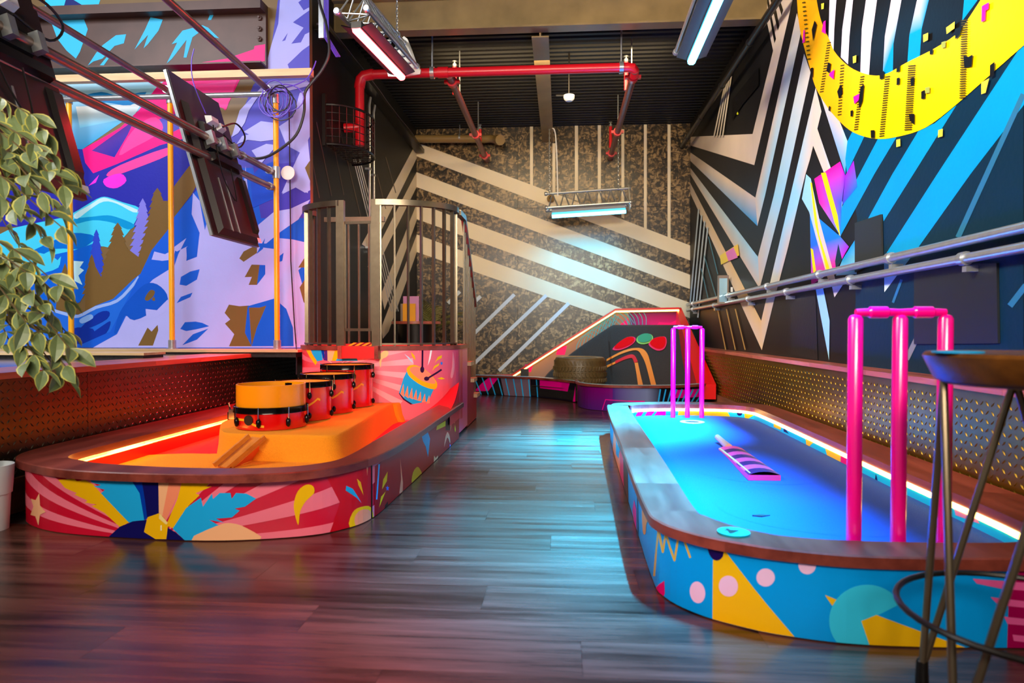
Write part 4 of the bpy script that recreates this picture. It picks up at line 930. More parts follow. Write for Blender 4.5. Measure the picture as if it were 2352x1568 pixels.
# ------------------------------------------------------------------ railing around the podium
ZT = 1.72
rl = thing('podium_railing', 'tall round black steel railing with low gate standing on the podium', 'railing', (PX, PY, ZP))
def ep(a, k=0.0): return (PX + (RX - 0.03 - k) * math.cos(a), PY + (RY - 0.03 - k) * math.sin(a))
g0 = math.radians(249); g1 = math.radians(276)     # gate opening
def seg_rail(name, a0, a1, z, w=0.05, h=0.04, n=18):
    rows_ = []
    for i in range(n + 1):
        a = a0 + (a1 - a0) * i / n; o = ep(a, -w / 2); q = ep(a, w / 2)
        rows_.append([(o[0], o[1], z - h), (o[0], o[1], z), (q[0], q[1], z), (q[0], q[1], z - h)])
    mb = MB().loft(rows_, closed=True); k = len(mb.v); mb.f += [(0, 1, 2, 3), (k - 1, k - 2, k - 3, k - 4)]; mb.mi += [0, 0]
    return mb.build(name, m_rail, rl, smooth=30)
seg_rail('top_rail', math.radians(165), g0, ZT); seg_rail('top_rail', g1, math.radians(375), ZT)
seg_rail('bottom_rail', math.radians(165), g0, ZP + 0.02, 0.03, 0.012); seg_rail('bottom_rail', g1, math.radians(375), ZP + 0.02, 0.03, 0.012)
x, y = ep(g0); MB().b2((x - 0.028, y - 0.02, ZP), (x + 0.028, y + 0.02, ZT)).build('post', m_rail, rl, smooth=0)
x, y = ep(g1); MB().b2((x - 0.03, y - 0.02, ZP), (x + 0.03, y + 0.02, ZT)).build('post', m_rail, rl, smooth=0)
b0 = None
def add_bar(x, y, z0, z1, ang):
    mb = MB().box((x, y, (z0 + z1) / 2), (0.012, 0.026, z1 - z0), Matrix.Rotation(ang, 3, 'Z')); mb.build('bar', m_rail, rl, smooth=0)
a = math.radians(168)
while a < math.radians(374):
    if not (g0 - 0.04 < a < g1 + 0.04):
        x, y = ep(a); add_bar(x, y, ZP, ZT - 0.03, a + math.pi / 2)
    ds = math.hypot((RX - 0.03) * math.sin(a), (RY - 0.03) * math.cos(a)); a += 0.098 / ds
# low gate inside the opening
xa, ya = ep(g0); xb, yb = ep(g1); zg0, zg1 = onY(835, 757, 4.76).z, onY(835, 510, 4.76).z
MB().bar((xa + 0.03, ya, zg1), (xb - 0.03, yb, zg1), 0.014, 0.02).bar((xa + 0.03, ya, zg0), (xb - 0.03, yb, zg0), 0.014, 0.02).bar((xb - 0.035, yb, zg0), (xb - 0.035, yb, zg1), 0.012, 0.012).bar((xa + 0.035, ya, zg0), (xa + 0.035, ya, zg1), 0.012, 0.012).build('gate', m_rail, rl, smooth=0)
# rear bars seen through the gate and the stair rail on the right
for i in range(6):
    add_bar(PX - RX + 0.06 + 0.085 * i, 5.50, ZP, ZT - 0.03, 0.0)
MB().b2((PX - RX + 0.03, 5.48, ZT - 0.04), (PX - RX + 0.53, 5.52, ZT)).build('top_rail', m_rail, rl, smooth=0)
sr0 = Vector((PX + RX - 0.02, 5.50, ZT - 0.02)); sr1 = Vector((PX + RX - 0.02, 6.2, 1.02))
MB().bar((PX + RX - 0.02, 5.22, ZT - 0.02), sr0, 0.04, 0.04).bar(sr0, sr1, 0.04, 0.04).build('stair_rail', m_rail, rl, smooth=0)
for i in range(9):
    t = i / 8; p = sr0.lerp(sr1, t); z0 = ZP if t < 0.08 else ZP - 0.15 * min(3, 1 + int((p.y - 5.555) / 0.2))
    add_bar(p.x, p.y, z0, p.z - 0.02, 0.0)

# ------------------------------------------------------------------ drums
m_shell = M('drum_red', (222, 8, 6), 0.16, coat=0.6); m_hoop = M('drum_hoop', (34, 30, 30), 0.15, metal=0.85); m_head = M('drum_head', (246, 178, 24), 0.5); m_chr = M('chrome', (215, 215, 218), 0.12, metal=1.0)
m_lug = M('dark_lug', (40, 36, 36), 0.2, metal=0.8)
def drum(name, label, cat, x, y, z0, r, z1, nl, two=True, ph=0.0):
    t = thing(name, label, cat, (x, y, z0), 'red drums on the orange block')
    MB().lathe([(r - 0.01, 0.0), (r, 0.004), (r, z1 - z0 - 0.012), (r - 0.008, z1 - z0 - 0.01)], (x, y, z0), 40).build('shell', m_shell, t)
    MB().lathe([(0.0, 0.0), (r - 0.002, 0.0), (r - 0.002, 0.003), (0, 0.003)], (x, y, z1 - 0.008), 40).build('head', m_head, t)
    MB().lathe([(r + 0.002, -0.03), (r + 0.012, -0.03), (r + 0.010, -0.022), (r + 0.010, 0.0), (r + 0.003, 0.002), (r + 0.002, -0.03)], (x, y, z1), 40).build('hoop', m_hoop, t)
    for i in range(nl):
        a = ph + 2 * math.pi * i / nl; cx, cy = x + (r + 0.008) * math.cos(a), y + (r + 0.008) * math.sin(a)
        lg = MB().lathe([(0.003, -0.038), (0.012, -0.028), (0.013, -0.01), (0.007, 0.0), (0.004, 0.005)], (cx, cy, z1 - 0.055), 10).build('lug', m_lug, t)
        MB().tube([(cx + 0.005 * math.cos(a), cy + 0.005 * math.sin(a), z1 - 0.055), (cx + 0.005 * math.cos(a), cy + 0.005 * math.sin(a), z1 + 0.004)], 0.0035, 6).build('tension_rod', m_chr, lg)
        if two: MB().lathe([(0.004, 0.0), (0.011, 0.008), (0.012, 0.022), (0.004, 0.034)], (cx, cy, z0 + 0.018), 10).build('lug', m_lug, t)
    return t
def decorate(t, x, y, r, zc, segs):
    """yellow ribbon drawn on the drum shell: (angle, dz) points"""
    mb = MB()
    for (a0, d0), (a1, d1) in zip(segs[:-1], segs[1:]):
        rows_ = []
        for k in range(4):
            q = k / 3; a = math.radians(a0 + (a1 - a0) * q); dz = d0 + (d1 - d0) * q
            rows_.append([(x + (r + 0.0012) * math.cos(a), y + (r + 0.0012) * math.sin(a), zc + dz - 0.006), (x + (r + 0.0012) * math.cos(a), y + (r + 0.0012) * math.sin(a), zc + dz + 0.006)])
        mb.loft(rows_)
    mb.build('ribbon_print', m_haz, t)
sp = onZ(624, 984, ZBK); rs = 0.18
sy = sp.y + 0.08; sx_ = onY(624, 984, sy).x
zs1 = onY(624, 938, sy - rs).z
sn = drum('snare_drum', 'shallow red snare drum under an orange cylinder, nearest of the drums', 'drum', sx_, sy, ZBK, rs, zs1, 8, True, math.radians(-90 + 4))
decorate(sn, sx_, sy, rs, ZBK + 0.035, [(-150, 0.0), (-140, 0.02), (-110, 0.02), (-92, -0.006), (-78, -0.012)])
MB().lathe([(0.0, 0.0), (0.026, 0.0), (0.026, 0.004), (0.0, 0.004)], (sx_ + (rs + 0.0) * math.cos(math.radians(-104)), sy + rs * math.sin(math.radians(-104)), ZBK + 0.055), 20, Matrix.Rotation(math.radians(-14), 3, 'Z') @ Matrix.Rotation(math.radians(90), 3, 'X')).build('vent_hole', m_hbk, sn)
q = (sx_ - rs - 0.012, sy - 0.05, ZBK + 0.07)
MB().box(q, (0.03, 0.02, 0.05)).tube([(q[0] - 0.01, q[1], q[2] + 0.02), (q[0] - 0.02, q[1], q[2] + 0.06)], 0.005, 6).tube([(q[0] - 0.02, q[1], q[2] - 0.03), (q[0] - 0.02, q[1], q[2] + 0.01)], 0.006, 6).build('snare_strainer', m_chr, sn)
zc1 = onY(600, 879, sy + rs * 0.2).z
MB().lathe([(rs - 0.012, 0.0), (rs - 0.004, 0.0), (rs - 0.004, zc1 - zs1), (rs - 0.012, zc1 - zs1), (rs - 0.012, 0.0)], (sx_, sy, zs1), 44).build('orange_cylinder', M('orange_sheet', (250, 152, 8), 0.25, coat=0.4), sn)
tms = [('front one of the three red tom drums, just behind the snare', 698, 968, 0.155, 872), ('middle red tom drum of the row of three', 753, 951, 0.157, 855), ('rear and largest red tom drum beside the podium', 798, 936, 0.168, 834)]
for k, (lb_, px, py, r, pyh) in enumerate(tms):
    y_ = (3.86, 4.19, 4.535)[k]; x_ = onY(px, py, y_).x; zt = onY(px, pyh + 2, y_).z
    d_ = drum('tom_drum', lb_, 'drum', x_, y_, ZBK, r, zt, 6, True, math.radians(-90 - 28))
    decorate(d_, x_, y_, r, (ZBK + zt) / 2, [(-76, 0.012), (-68, -0.012), (-60, -0.02), (-50, -0.004), (-40, 0.016), (-34, 0.008)])
# ------------------------------------------------------------------ cricket course (right, blue)
ZR2 = 0.235; TR2 = 0.032; ZD2 = 0.15
c2_ro_pts = [(0.45, 5.33), (0.37, 5.20), (0.33, 4.96), (0.28, 2.95), (0.267, 2.22), (0.285, 2.04), (0.36, 1.925), (0.46, 1.85), (0.575, 1.797), (0.77, 1.757), (1.1, 1.765), (1.5, 1.80), (1.57, 1.9), (1.572, 3.0), (1.572, 4.9), (1.54, 5.25), (1.40, 5.40), (1.10, 5.44), (0.80, 5.44)]
c2_ri_pts = [(0.60, 5.20), (0.52, 5.13), (0.485, 4.96), (0.44, 2.95), (0.42, 2.22), (0.44, 2.10), (0.50, 2.00), (0.56, 1.945), (0.62, 1.912), (0.77, 1.885), (1.03, 1.885), (1.25, 1.92), (1.345, 2.06), (1.36, 3.0), (1.40, 4.8), (1.37, 5.10), (1.26, 5.22), (1.05, 5.26), (0.80, 5.26)]
c2_ro = sm(c2_ro_pts, 5); c2_ro.append(c2_ro[0]); c2_ri = sm(c2_ri_pts, 5); c2_ri.append(c2_ri[0])
crs2 = thing('cricket_minigolf_course', 'blue printed minigolf course with wooden rim and cricket wickets', 'minigolf course', (0.9, 3.5, 0))
cut2 = [0, 14, 17, 21, 34, 47, 56, 63, 70, 76, 84, 95]
rim_boards(c2_ro, c2_ri, ZR2, TR2, cut2, crs2, m_rim)
c2_pan = [(p[0] + (q[0] - p[0]) * 0.16, p[1] + (q[1] - p[1]) * 0.16) for p, q in zip(c2_ro, c2_ri)]
MB().loft([[(p[0], p[1], z) for p in c2_pan] for z in (0.003, ZR2 - TR2)]).build('side_panel', M('panel_blue', (0, 150, 238), 0.25, coat=0.3), crs2)
MB().loft([[(p[0], p[1], z) for p in c2_ri] for z in (0.10, ZR2 - TR2)]).build('inner_wall', M('inner_blue', (30, 190, 235), 0.3, coat=0.3), crs2)
m_blue = M('blue_carpet', (0, 64, 162), 0.95, var=0.07, scale=220, bump=0.4)
nx, ny = 18, 46
dk = [(p[0], p[1]) for p in c2_ri]
MB().prism(dk[:-1], 0.05, ZD2).build('blue_carpet', m_blue, crs2, smooth=0)
# low swells in the carpet
for (cx, cy, rx, ry, h) in ((0.92, 3.55, 0.40, 0.62, 0.022), (0.95, 2.55, 0.38, 0.34, 0.014)):
    rows_ = [[(cx + rx * r_ * math.cos(a), cy + ry * r_ * math.sin(a), ZD2 + 0.0005 + h * (0.5 + 0.5 * math.cos(math.pi * r_))) for a in [2 * math.pi * i / 32 for i in range(32)]] for r_ in (1.0, 0.85, 0.7, 0.5, 0.3, 0.1)]
    mb = MB().loft(rows_, closed=True); mb.f.append(tuple(len(mb.v) - 32 + i for i in range(32))); mb.mi.append(0)
    mb.build('carpet_swell', m_blue, crs2, smooth=80)
led = c2_ri[60:] + c2_ri[1:6]
led2 = [(p[0] + (0.9 - p[0]) * 0.012, p[1] + (3.5 - p[1]) * 0.004) for p in led]
MB().loft([[(p[0], p[1], z) for p in led2] for z in (ZR2 - TR2 - 0.02, ZR2 - TR2 - 0.002)]).loft([[(p[0], p[1], ZR2 - TR2 - 0.002) for p in led2], [(p[0], p[1], ZR2 - TR2 - 0.002) for p in led]]).build('led_strip', m_led, crs2)
# outer print
w2 = Wrap([c2_pan[i] for i in range(8, 62)], -1, 1700)
if Vector((w2.nrm[30].x, w2.nrm[30].y)).y > 0: w2 = Wrap([c2_pan[i] for i in range(8, 62)], 1, 1700)
BS = (0, 158, 244); MGN = (226, 0, 110); PKD = (246, 196, 236)
it = [(BS, [(0.0, 0.0), (w2.c[-1], 0.0), (w2.c[-1], 0.4), (0.0, 0.4)], 1), (YL, cR3([(585, 1300), (588, 925), (648, 872), (1078, 1400), (900, 1420)]))]
it += strokes((232, 180, 60), cQ([(540, 850), (595, 290), (645, 560), (680, 335), (785, 660), (840, 330), (870, 330), (975, 630)]), 4.6)
it.append(((30, 6, 84), cQ(sm([(1190, 440), (1192, 560), (1240, 640), (1300, 662), (1360, 620), (1374, 540), (1372, 440)], 3))))
for e in ((508, 1093, 40, 57, -8), (669, 1060, 50, 55, -10), (863, 1015, 48, 47, 0), (1080, 950, 46, 48, 0)): it.append((PKD, cR3(ell(*e))))
it.append((MGN, cR3([(276, 1098), (335, 1033), (338, 1100), (322, 1132)])))
it.append(((54, 206, 246), cR3(ell(1392, 1240, 198, 188, n=40))))
it.append((BS, cR3([(1445, 1212), (1610, 1130), (1700, 1300), (1500, 1300)])))
it.append((YL, cR3([(1362, 1242), (1440, 1210), (2030, 1425), (2030, 1470), (1432, 1450)])))
it.append((YL, cR3([(1173, 1106), (1232, 1130), (1210, 1162)])))
it.append(((170, 0, 84), cS([(1112, 1350), (1128, 850), (1130, 640), (1160, 440), (1500, 440), (1500, 1400)])))
for p in ([(780, 545), (1500, 600), (1500, 680), (1060, 642), (820, 592)], [(955, 725), (1500, 790), (1500, 850), (1030, 802)], [(1085, 915), (1500, 960), (1500, 1020), (1120, 987)], [(1168, 1090), (1500, 1130), (1500, 1190), (1180, 1152)], [(1214, 1260), (1500, 1290), (1500, 1350), (1214, 1327)]): it.append(((244, 96, 170), cS(p)))
for c, p in (((70, 14, 20), [(200, 590), (246, 700), (256, 1120), (214, 950)]), (PE, [(118, 345), (160, 470), (182, 590), (182, 810), (108, 590)]), (BS, [(140, 430), (172, 520), (165, 600), (140, 560)]), (MGN, [(175, 495), (206, 585), (212, 935), (177, 812)]), ((240, 150, 70), sm([(378, 1030), (428, 1130), (414, 1200), (410, 1270), (386, 1262)], 3)), ((222, 40, 170), [(290, 1062), (305, 968), (326, 1060), (326, 1325), (288, 1240), (300, 1140)]), ((10, 50, 110), [(330, 900), (338, 900), (345, 1330), (337, 1330)])):
    it.append((c, cL(p)))
paint('confetti_print', w2, it, crs2, m_wrap, (0.0, w2.c[-1], 0.004, ZR2 - TR2 - 0.001))
# inner print on far and right walls
w2i = Wrap([c2_ri[i] for i in range(58, 96)] + [c2_ri[i] for i in range(1, 4)], -1, 1800, far=True)
if w2i.nrm[4].x > 0: w2i = Wrap([c2_ri[i] for i in range(58, 96)] + [c2_ri[i] for i in range(1, 4)], 1, 1800, far=True)
it = [((30, 186, 232), [(0.0, 0.0), (w2i.c[-1], 0.0), (w2i.c[-1], 0.4), (0.0, 0.4)], 1)]
for c, p in ((MGN, [(310, 925), (345, 862), (400, 862), (360, 925)]), (MGN, [(395, 920), (432, 862), (500, 862), (455, 918)]), (MGN, [(480, 918), (520, 862), (585, 862), (585, 915)]), (YL, [(690, 922), (705, 860), (1130, 862), (1165, 930)]), (YL, [(1292, 882), (1400, 890), (1330, 945), (1298, 942)]), (NVY, ell(1250, 897, 24, 22)), (YL, [(1560, 960), (1625, 990), (1622, 1048), (1558, 1020)]), (NVY, [(1645, 1010), (1695, 1082), (1648, 1060)]), (YL, [(1843, 1085), (1940, 1135), (1855, 1220)]), (YL, [(2010, 1160), (2165, 1230), (2155, 1400), (2060, 1355)]), (MGN, [(2165, 1235), (2240, 1265), (2235, 1440), (2160, 1405)]), (PKD, [(1780, 1060), (1815, 1078), (1805, 1102), (1785, 1090)])):
    it.append((c, cR5(p)))
for c, p in (((220, 130, 170), [(1850, 650), (1965, 690), (1985, 735), (1860, 690)]), (NVY, [(1435, 515), (1442, 472), (1452, 515)])): it.append((c, cR3(p)))
paint('inner_print', w2i, it, crs2, m_wrap, (0.0, w2i.c[-1], ZD2, ZR2 - TR2 - 0.021))
# hole, small flaps, number badge
hp = onZ(1590, 968, ZD2 + 0.004)
MB().lathe([(0.05, 0.0), (0.085, 0.0), (0.085, 0.004), (0.05, 0.004), (0.05, 0.0)], (hp.x, hp.y, ZD2 + 0.001), 28).build('hole_ring', M('cream_ring', (250, 238, 180), 0.4), crs2)
MB().lathe([(0.0, 0.0), (0.05, 0.0), (0.05, 0.001), (0.0, 0.001)], (hp.x, hp.y, ZD2 + 0.0008), 24).build('hole', m_hbk, crs2)
for px, py in ((1748, 1184), (2012, 1188)):
    q = onZ(px, py, ZD2 + 0.004); MB().prism([(q.x - 0.03, q.y), (q.x, q.y - 0.012), (q.x + 0.032, q.y + 0.004), (q.x, q.y + 0.014)], ZD2 + 0.001, ZD2 + 0.006).build('floor_mark', M('dark_mark', (26, 40, 44), 0.5), crs2, smooth=0)
bp_ = onZ(1685, 1222, ZR2 + 0.004)
bd = thing('number_badge', 'round teal number badge on the front rim of the blue course', 'badge', (bp_.x, bp_.y, ZR2))
MB().lathe([(0.0, 0.0), (0.044, 0.0), (0.044, 0.006), (0.0, 0.006)], (bp_.x, bp_.y, ZR2 + 0.0005), 28).build('disc', M('teal_disc', (0, 140, 150), 0.35), bd)
g4 = [(-0.016, -0.012), (-0.016, -0.006), (0.010, 0.022), (0.016, 0.022), (0.016, -0.006), (0.024, -0.006), (0.024, -0.014), (0.016, -0.014), (0.016, -0.026), (0.007, -0.026), (0.007, -0.014)]
MB().prism([(bp_.x - x, bp_.y - y) for x, y in g4], ZR2 + 0.0066, ZR2 + 0.0072).build('numeral', M('badge_ink', (10, 40, 34), 0.4), bd, smooth=0)
# bat lying on the carpet
ZB2 = ZD2 + 0.024
bt_ = thing('cricket_bat', 'pink and navy striped cricket bat lying on the blue carpet', 'bat', onZ(1715, 1050, ZB2))
def bz(x, y, z=ZB2): return onZ(x, y, z)
bl = [bz(*p) for p in cR5([(1065, 1215), (1110, 1203), (1230, 1205), (1262, 1222), (1618, 1455), (1365, 1455), (1300, 1435), (1090, 1260)])]
A0 = (bz(*cR5([(1060, 1215)])[0]), bz(*cR5([(1270, 1215)])[0]), bz(*cR5([(1330, 1455)])[0]), bz(*cR5([(1620, 1458)])[0]))
def bil(u, v): return (A0[0] * (1 - u) + A0[1] * u) * (1 - v) + (A0[2] * (1 - u) + A0[3] * u) * v
m_bp = M('bat_pink', (232, 60, 130), 0.35); m_bn = M('bat_navy', (44, 14, 70), 0.35)
mb = MB(); N = 8
for k in range(N):
    mb.cur = k % 2
    v0, v1 = k / N, (k + 1) / N
    for j in range(6):
        u0, u1 = j / 6, (j + 1) / 6; off = [0.10 * abs(u - 0.5) for u in (u0, u1)]
        def zz(u): return Vector((0, 0, 0.016 - 0.014 * abs(2 * u - 1) ** 2))
        mb.add([bil(u0, v0) + zz(u0), bil(u1, v0) + zz(u1), bil(u1, v1) + zz(u1), bil(u0, v1) + zz(u0)], [(0, 1, 2, 3)])
mb.cur = 0
rim_pts = [bil(0, 0), bil(1, 0), bil(1, 1), bil(0, 1)]
mb.loft([[p + Vector((0, 0, 0.002)) for p in rim_pts], [p - Vector((0, 0, 0.022)) for p in rim_pts]], closed=True)
mb.build('blade', [m_bp, m_bn], bt_, smooth=0)
h0 = bz(*cR5([(1050, 1130)])[0]) + Vector((0, 0, 0.012)); h1 = bil(0.42, 0.02) + Vector((0, 0, 0.008))
MB().tube([h0, h0.lerp(h1, 0.5), h1], [0.016, 0.017, 0.02], 10).build('handle', M('bat_handle', (196, 140, 120), 0.5), bt_)
e0 = bil(0.02, 0.03); e1 = bil(0.1, 0.97); MB().bar(e0 + Vector((0, 0, 0.004)), e1 + Vector((0, 0, 0.004)), 0.01, 0.006).build('edge_strip', M('bat_edge', (226, 180, 130), 0.4), bt_, smooth=0)
# wickets
m_pink = M('wicket_pink', (244, 0, 132), 0.22, coat=0.4)
def wicket(label, xs_, y, z0, z1, r):
    t = thing('wicket', label, 'wicket', (xs_[1], y, z0), 'pink cricket wickets on the blue course')
    for x in xs_:
        MB().lathe([(r * 0.95, 0.0), (r, 0.05), (r, z1 - z0 - 0.012), (r * 0.75, z1 - z0 - 0.003), (r * 0.4, z1 - z0)], (x, y, z0), 18).build('stump', m_pink, t)
    for a, b in ((xs_[0], xs_[1]), (xs_[1], xs_[2])):
        L = b - a
        MB().lathe([(0.5 * r, 0.0), (0.55 * r, 0.1 * L), (0.6 * r, 0.28 * L), (0.85 * r, 0.32 * L), (0.85 * r, 0.7 * L), (0.6 * r, 0.74 * L), (0.5 * r, L)], (a, y, z1 + r * 0.3), 12, Matrix.Rotation(math.radians(90), 3, 'Y')).build('bail', m_pink, t)
    return t
zt = onY(2065, 722, 1.935).z
wicket('large pink wicket standing at the near end of the blue course', [onY(x, 1000, 1.935).x for x in (1963, 2065, 2169)], 1.935, ZD2, zt, 0.0195)
zt = onY(1580, 753, 5.13).z
wicket('small-looking pink wicket at the far end of the blue course', [onY(x, 900, 5.13).x for x in (1546, 1579, 1612)], 5.13, ZD2, zt, 0.0185)

# ------------------------------------------------------------------ back course with ramp and tyre
crs3 = thing('ramp_minigolf_course', 'purple printed minigolf course with black carpet ramp against the back wall', 'minigolf course', (0.4, 8.2, 0))
ZR3 = 0.215
c3_fr = [(-1.35, 8.5), (-0.75, 8.28), (-0.31, 8.09), (0.0, 7.75), (0.16, 7.5)]
c3_bl = sm([(0.17, 7.45), (0.175, 7.15), (0.24, 6.93), (0.36, 6.80), (0.52, 6.72), (0.8, 6.70), (1.1, 6.76), (1.35, 6.92), (1.5, 7.15), (1.54, 7.4)], 4, closed=False)
MB().loft([[(p[0], p[1], z) for p in c3_fr] for z in (0.003, ZR3)]).build('side_panel', M('panel_black', (18, 14, 26), 0.3), crs3)
ZRB = 0.235
MB().loft([[(p[0], p[1], z) for p in c3_bl] for z in (0.003, ZRB)]).build('front_panel', M('panel_purple', (118, 0, 100), 0.3, coat=0.2), crs3)
m_top = M('speckled_rim_top', (150, 190, 210), 0.4, var=0.7, scale=60)
def lip(line, z, dx, dy, mat, name, th=0.022, w=0.09):
    off = offset_line(line, 0.025); ins = [Vector((p[0] + dx, p[1] + dy)) for p in line]
    rows_ = [[(o.x, o.y, z), (o.x, o.y, z + th), (q.x, q.y, z + th), (q.x, q.y, z)] for o, q in zip(off, ins)]
    mb = MB().loft(rows_, closed=True); k = len(mb.v); mb.f += [(0, 1, 2, 3), (k - 1, k - 2, k - 3, k - 4)]; mb.mi += [0, 0]
    mb.build(name, mat, crs3, smooth=30)
lip(c3_fr, ZR3, 0.05, 0.10, m_rim, 'rim_board'); lip(c3_bl, ZRB, 0.0, 0.09, m_rim, 'rim_board')
for i in range(4): pass
MB().loft([[(p[0], p[1] + dy, ZR3 + 0.0235) for p in c3_fr] for dy in (0.0, 0.10)]).build('rim_top', m_top, crs3, smooth=0)
MB().loft([[(p[0], p[1] + dy, ZRB + 0.0235) for p in c3_bl] for dy in (0.005, 0.09)]).build('rim_top', m_top, crs3, smooth=0)
# deck and ramp (quarter pipe)
m_gc = M('charcoal_carpet', (52, 46, 42), 0.95, var=0.25, scale=120, bump=0.4)
dk = [tuple(p) for p in c3_fr] + [tuple(p[:2]) for p in c3_bl] + [(1.54, 9.2), (-1.35, 9.2)]
MB().prism(dk, 0.02, 0.14).build('deck', m_gc, crs3, smooth=0)
def rz(y, x=1.0):
    y0 = 7.3 + 0.95 * min(1.0, max(0.0, (0.85 - x) / 0.35)); t = min(1, max(0, (y - y0) / (8.85 - y0))); return 0.142 + 0.72 * t ** (2.1 if x > 0.6 else 1.5)
rows_ = []
for i in range(71):
    row = []
    for j in range(71):
        u = j / 70; x = -0.35 + 1.87 * u
        ys = 7.0 if x > 0.22 else 7.62 - 1.0 * min(x, 0.16) + 0.1
        y = ys + (8.9 - ys) * i / 70
        # the ramp falls away to the left along a curve
        h = rz(y, x); lim = 0.14 + 0.75 * max(0.0, min(1.0, (x + 0.25) / 0.95)) ** 0.8
        row.append((x, y, min(h, lim)))
    rows_.append(row)
mb = MB().loft(rows_)
mb.loft([[r[-1] for r in rows_], [(r[-1][0], r[-1][1], 0.1) for r in rows_]]); mb.loft([rows_[-1], [(p[0], p[1], 0.1) for p in rows_[-1]]])
ramp = mb.build('carpet_ramp', m_gc, crs3, smooth=60)
def on_ramp(px, py, lift):
    r = ray(px, py); t = 6.9 / r.y
    for i in range(2600):
        p = Vector((0, 0, HC)) + r * t
        x = p.x; h = min(rz(p.y, x), 0.14 + 0.75 * max(0.0, min(1.0, (x + 0.25) / 0.95)) ** 0.8)
        if p.z <= h: return Vector((p.x, p.y, h + lift))
        t += 0.001 * (1 / r.y)
    return p
def ramp_patch(name, pts, mat, lift):
    P = [on_ramp(x, y, lift) for x, y in pts]
    n = len(P); c = sum(P, Vector()) / n
    q = on_ramp(sum(p[0] for p in pts) / n, sum(p[1] for p in pts) / n, lift)
    MB().add(P + [q], [(i, (i + 1) % n, n) for i in range(n)]).build(name, mat, crs3, smooth=60)
m_hr = M('hole_red', (236, 10, 20), 0.95, spec=0.1); m_hp = M('hole_edge_pink', (250, 60, 110), 0.95, spec=0.1); m_hg = M('hole_green', (70, 160, 120), 0.95, spec=0.1); m_hge = M('hole_edge_green', (150, 214, 110), 0.95, spec=0.1)
for pts, m1, m2 in ((sm([(1350, 450), (1400, 400), (1470, 355), (1530, 352), (1543, 380), (1500, 425), (1420, 460), (1365, 464)], 3), m_hp, m_hr), (ell(1620, 368, 72, 44, -12), m_hge, m_hg), (sm([(1652, 410), (1690, 368), (1750, 350), (1798, 355), (1804, 410), (1780, 455), (1730, 468), (1680, 445)], 3), m_hp, m_hr)):
    ramp_patch('hole_ring', cH(pts), m1, 0.012)
    cx = sum(p[0] for p in pts) / len(pts); cy = sum(p[1] for p in pts) / len(pts)
    ramp_patch('hole', cH([(cx + (x - cx) * 0.86, cy + (y - cy) * 0.84) for x, y in pts]), m2, 0.024)
m_ol = M('orange_line', (250, 146, 40), 0.7); m_rl = M('red_line', (226, 10, 20), 0.7)
def ramp_line(name, ptsL, ptsR, mat):
    L = [on_ramp(x, y, 0.012) for x, y in cH(sm(ptsL, 6, closed=False))]; R_ = [on_ramp(x, y, 0.012) for x, y in cH(sm(ptsR, 6, closed=False))]
    MB().loft([L, R_]).build(name, mat, crs3, smooth=60)
ramp_line('course_line', [(1298, 540), (1400, 485), (1500, 450), (1590, 448), (1640, 490), (1670, 580), (1718, 765)], [(1298, 558), (1400, 505), (1500, 470), (1560, 468), (1595, 510), (1630, 590), (1675, 765)], m_ol)
ramp_line('course_line', [(1300, 592), (1370, 560), (1372, 560)], [(1300, 612), (1370, 578), (1372, 578)], m_ol)
ramp_line('course_line', [(1370, 555), (1440, 520), (1500, 500), (1535, 510), (1562, 560)], [(1372, 578), (1445, 545), (1500, 530), (1520, 540), (1532, 572)], m_rl)
ramp_line('course_line', [(1562, 566), (1580, 650), (1607, 765)], [(1534, 572), (1548, 650), (1565, 765)], m_ol)
# back board with led edge, red rim and printed face
YBB = 9.1
bb = [(1175, 862), (1412, 712), (1556, 709), (1630, 709), (1630, 900), (1175, 900)]
bp2 = [onY(x, y, YBB) for x, y in [(1075, 866), (1175, 864), (1412, 714), (1556, 711)]]
poly = [(p.x, p.z) for p in bp2] + [(1.555, bp2[-1].z), (1.555, 0.1), (bp2[0].x, 0.1)]
def prism_y(poly, y0, y1):
    n = len(poly); vs = [(p[0], y0, p[1]) for p in poly] + [(p[0], y1, p[1]) for p in poly]
    return MB().add(vs, [tuple(range(n)), tuple(range(2 * n - 1, n - 1, -1))] + [(i, n + i, n + (i + 1) % n, (i + 1) % n) for i in range(n)])
prism_y(poly, YBB, YBB + 0.05).build('back_board', M('board_grey', (150, 128, 124), 0.45), crs3, smooth=0)
def edge_strip(dz0, dz1, y0, y1, mat, name):
    mb = MB()
    for a, b in zip(bp2[:-1], bp2[1:]):
        mb.add([(a.x, y0, a.z + dz0), (b.x, y0, b.z + dz0), (b.x, y0, b.z + dz1), (a.x, y0, a.z + dz1), (a.x, y1, a.z + dz0), (b.x, y1, b.z + dz0), (b.x, y1, b.z + dz1), (a.x, y1, a.z + dz1)], [(0, 1, 2, 3), (7, 6, 5, 4), (3, 2, 6, 7), (0, 4, 5, 1), (0, 3, 7, 4), (1, 5, 6, 2)])
    mb.build(name, mat, crs3, smooth=0)
m_rb = M('board_red', (236, 8, 14), 0.3, coat=0.3)
edge_strip(0.0, 0.028, YBB - 0.14, YBB + 0.05, m_rb, 'red_edge')
edge_strip(-0.022, -0.001, YBB - 0.13, YBB - 0.115, m_led, 'led_strip')
it = [((150, 128, 124), [(p.x, p.z - 0.035) for p in bp2] + [(1.55, bp2[-1].z - 0.035), (1.55, 0.16), (bp2[1].x, 0.16), (bp2[0].x, 0.16)], 1)]
it.append(([(60, 20, 110), (40, 10, 90), (226, 0, 150), (240, 30, 160), (120, 30, 140)], cH([(1480, 130), (1900, 120), (1930, 240), (1800, 290), (1500, 240)])))
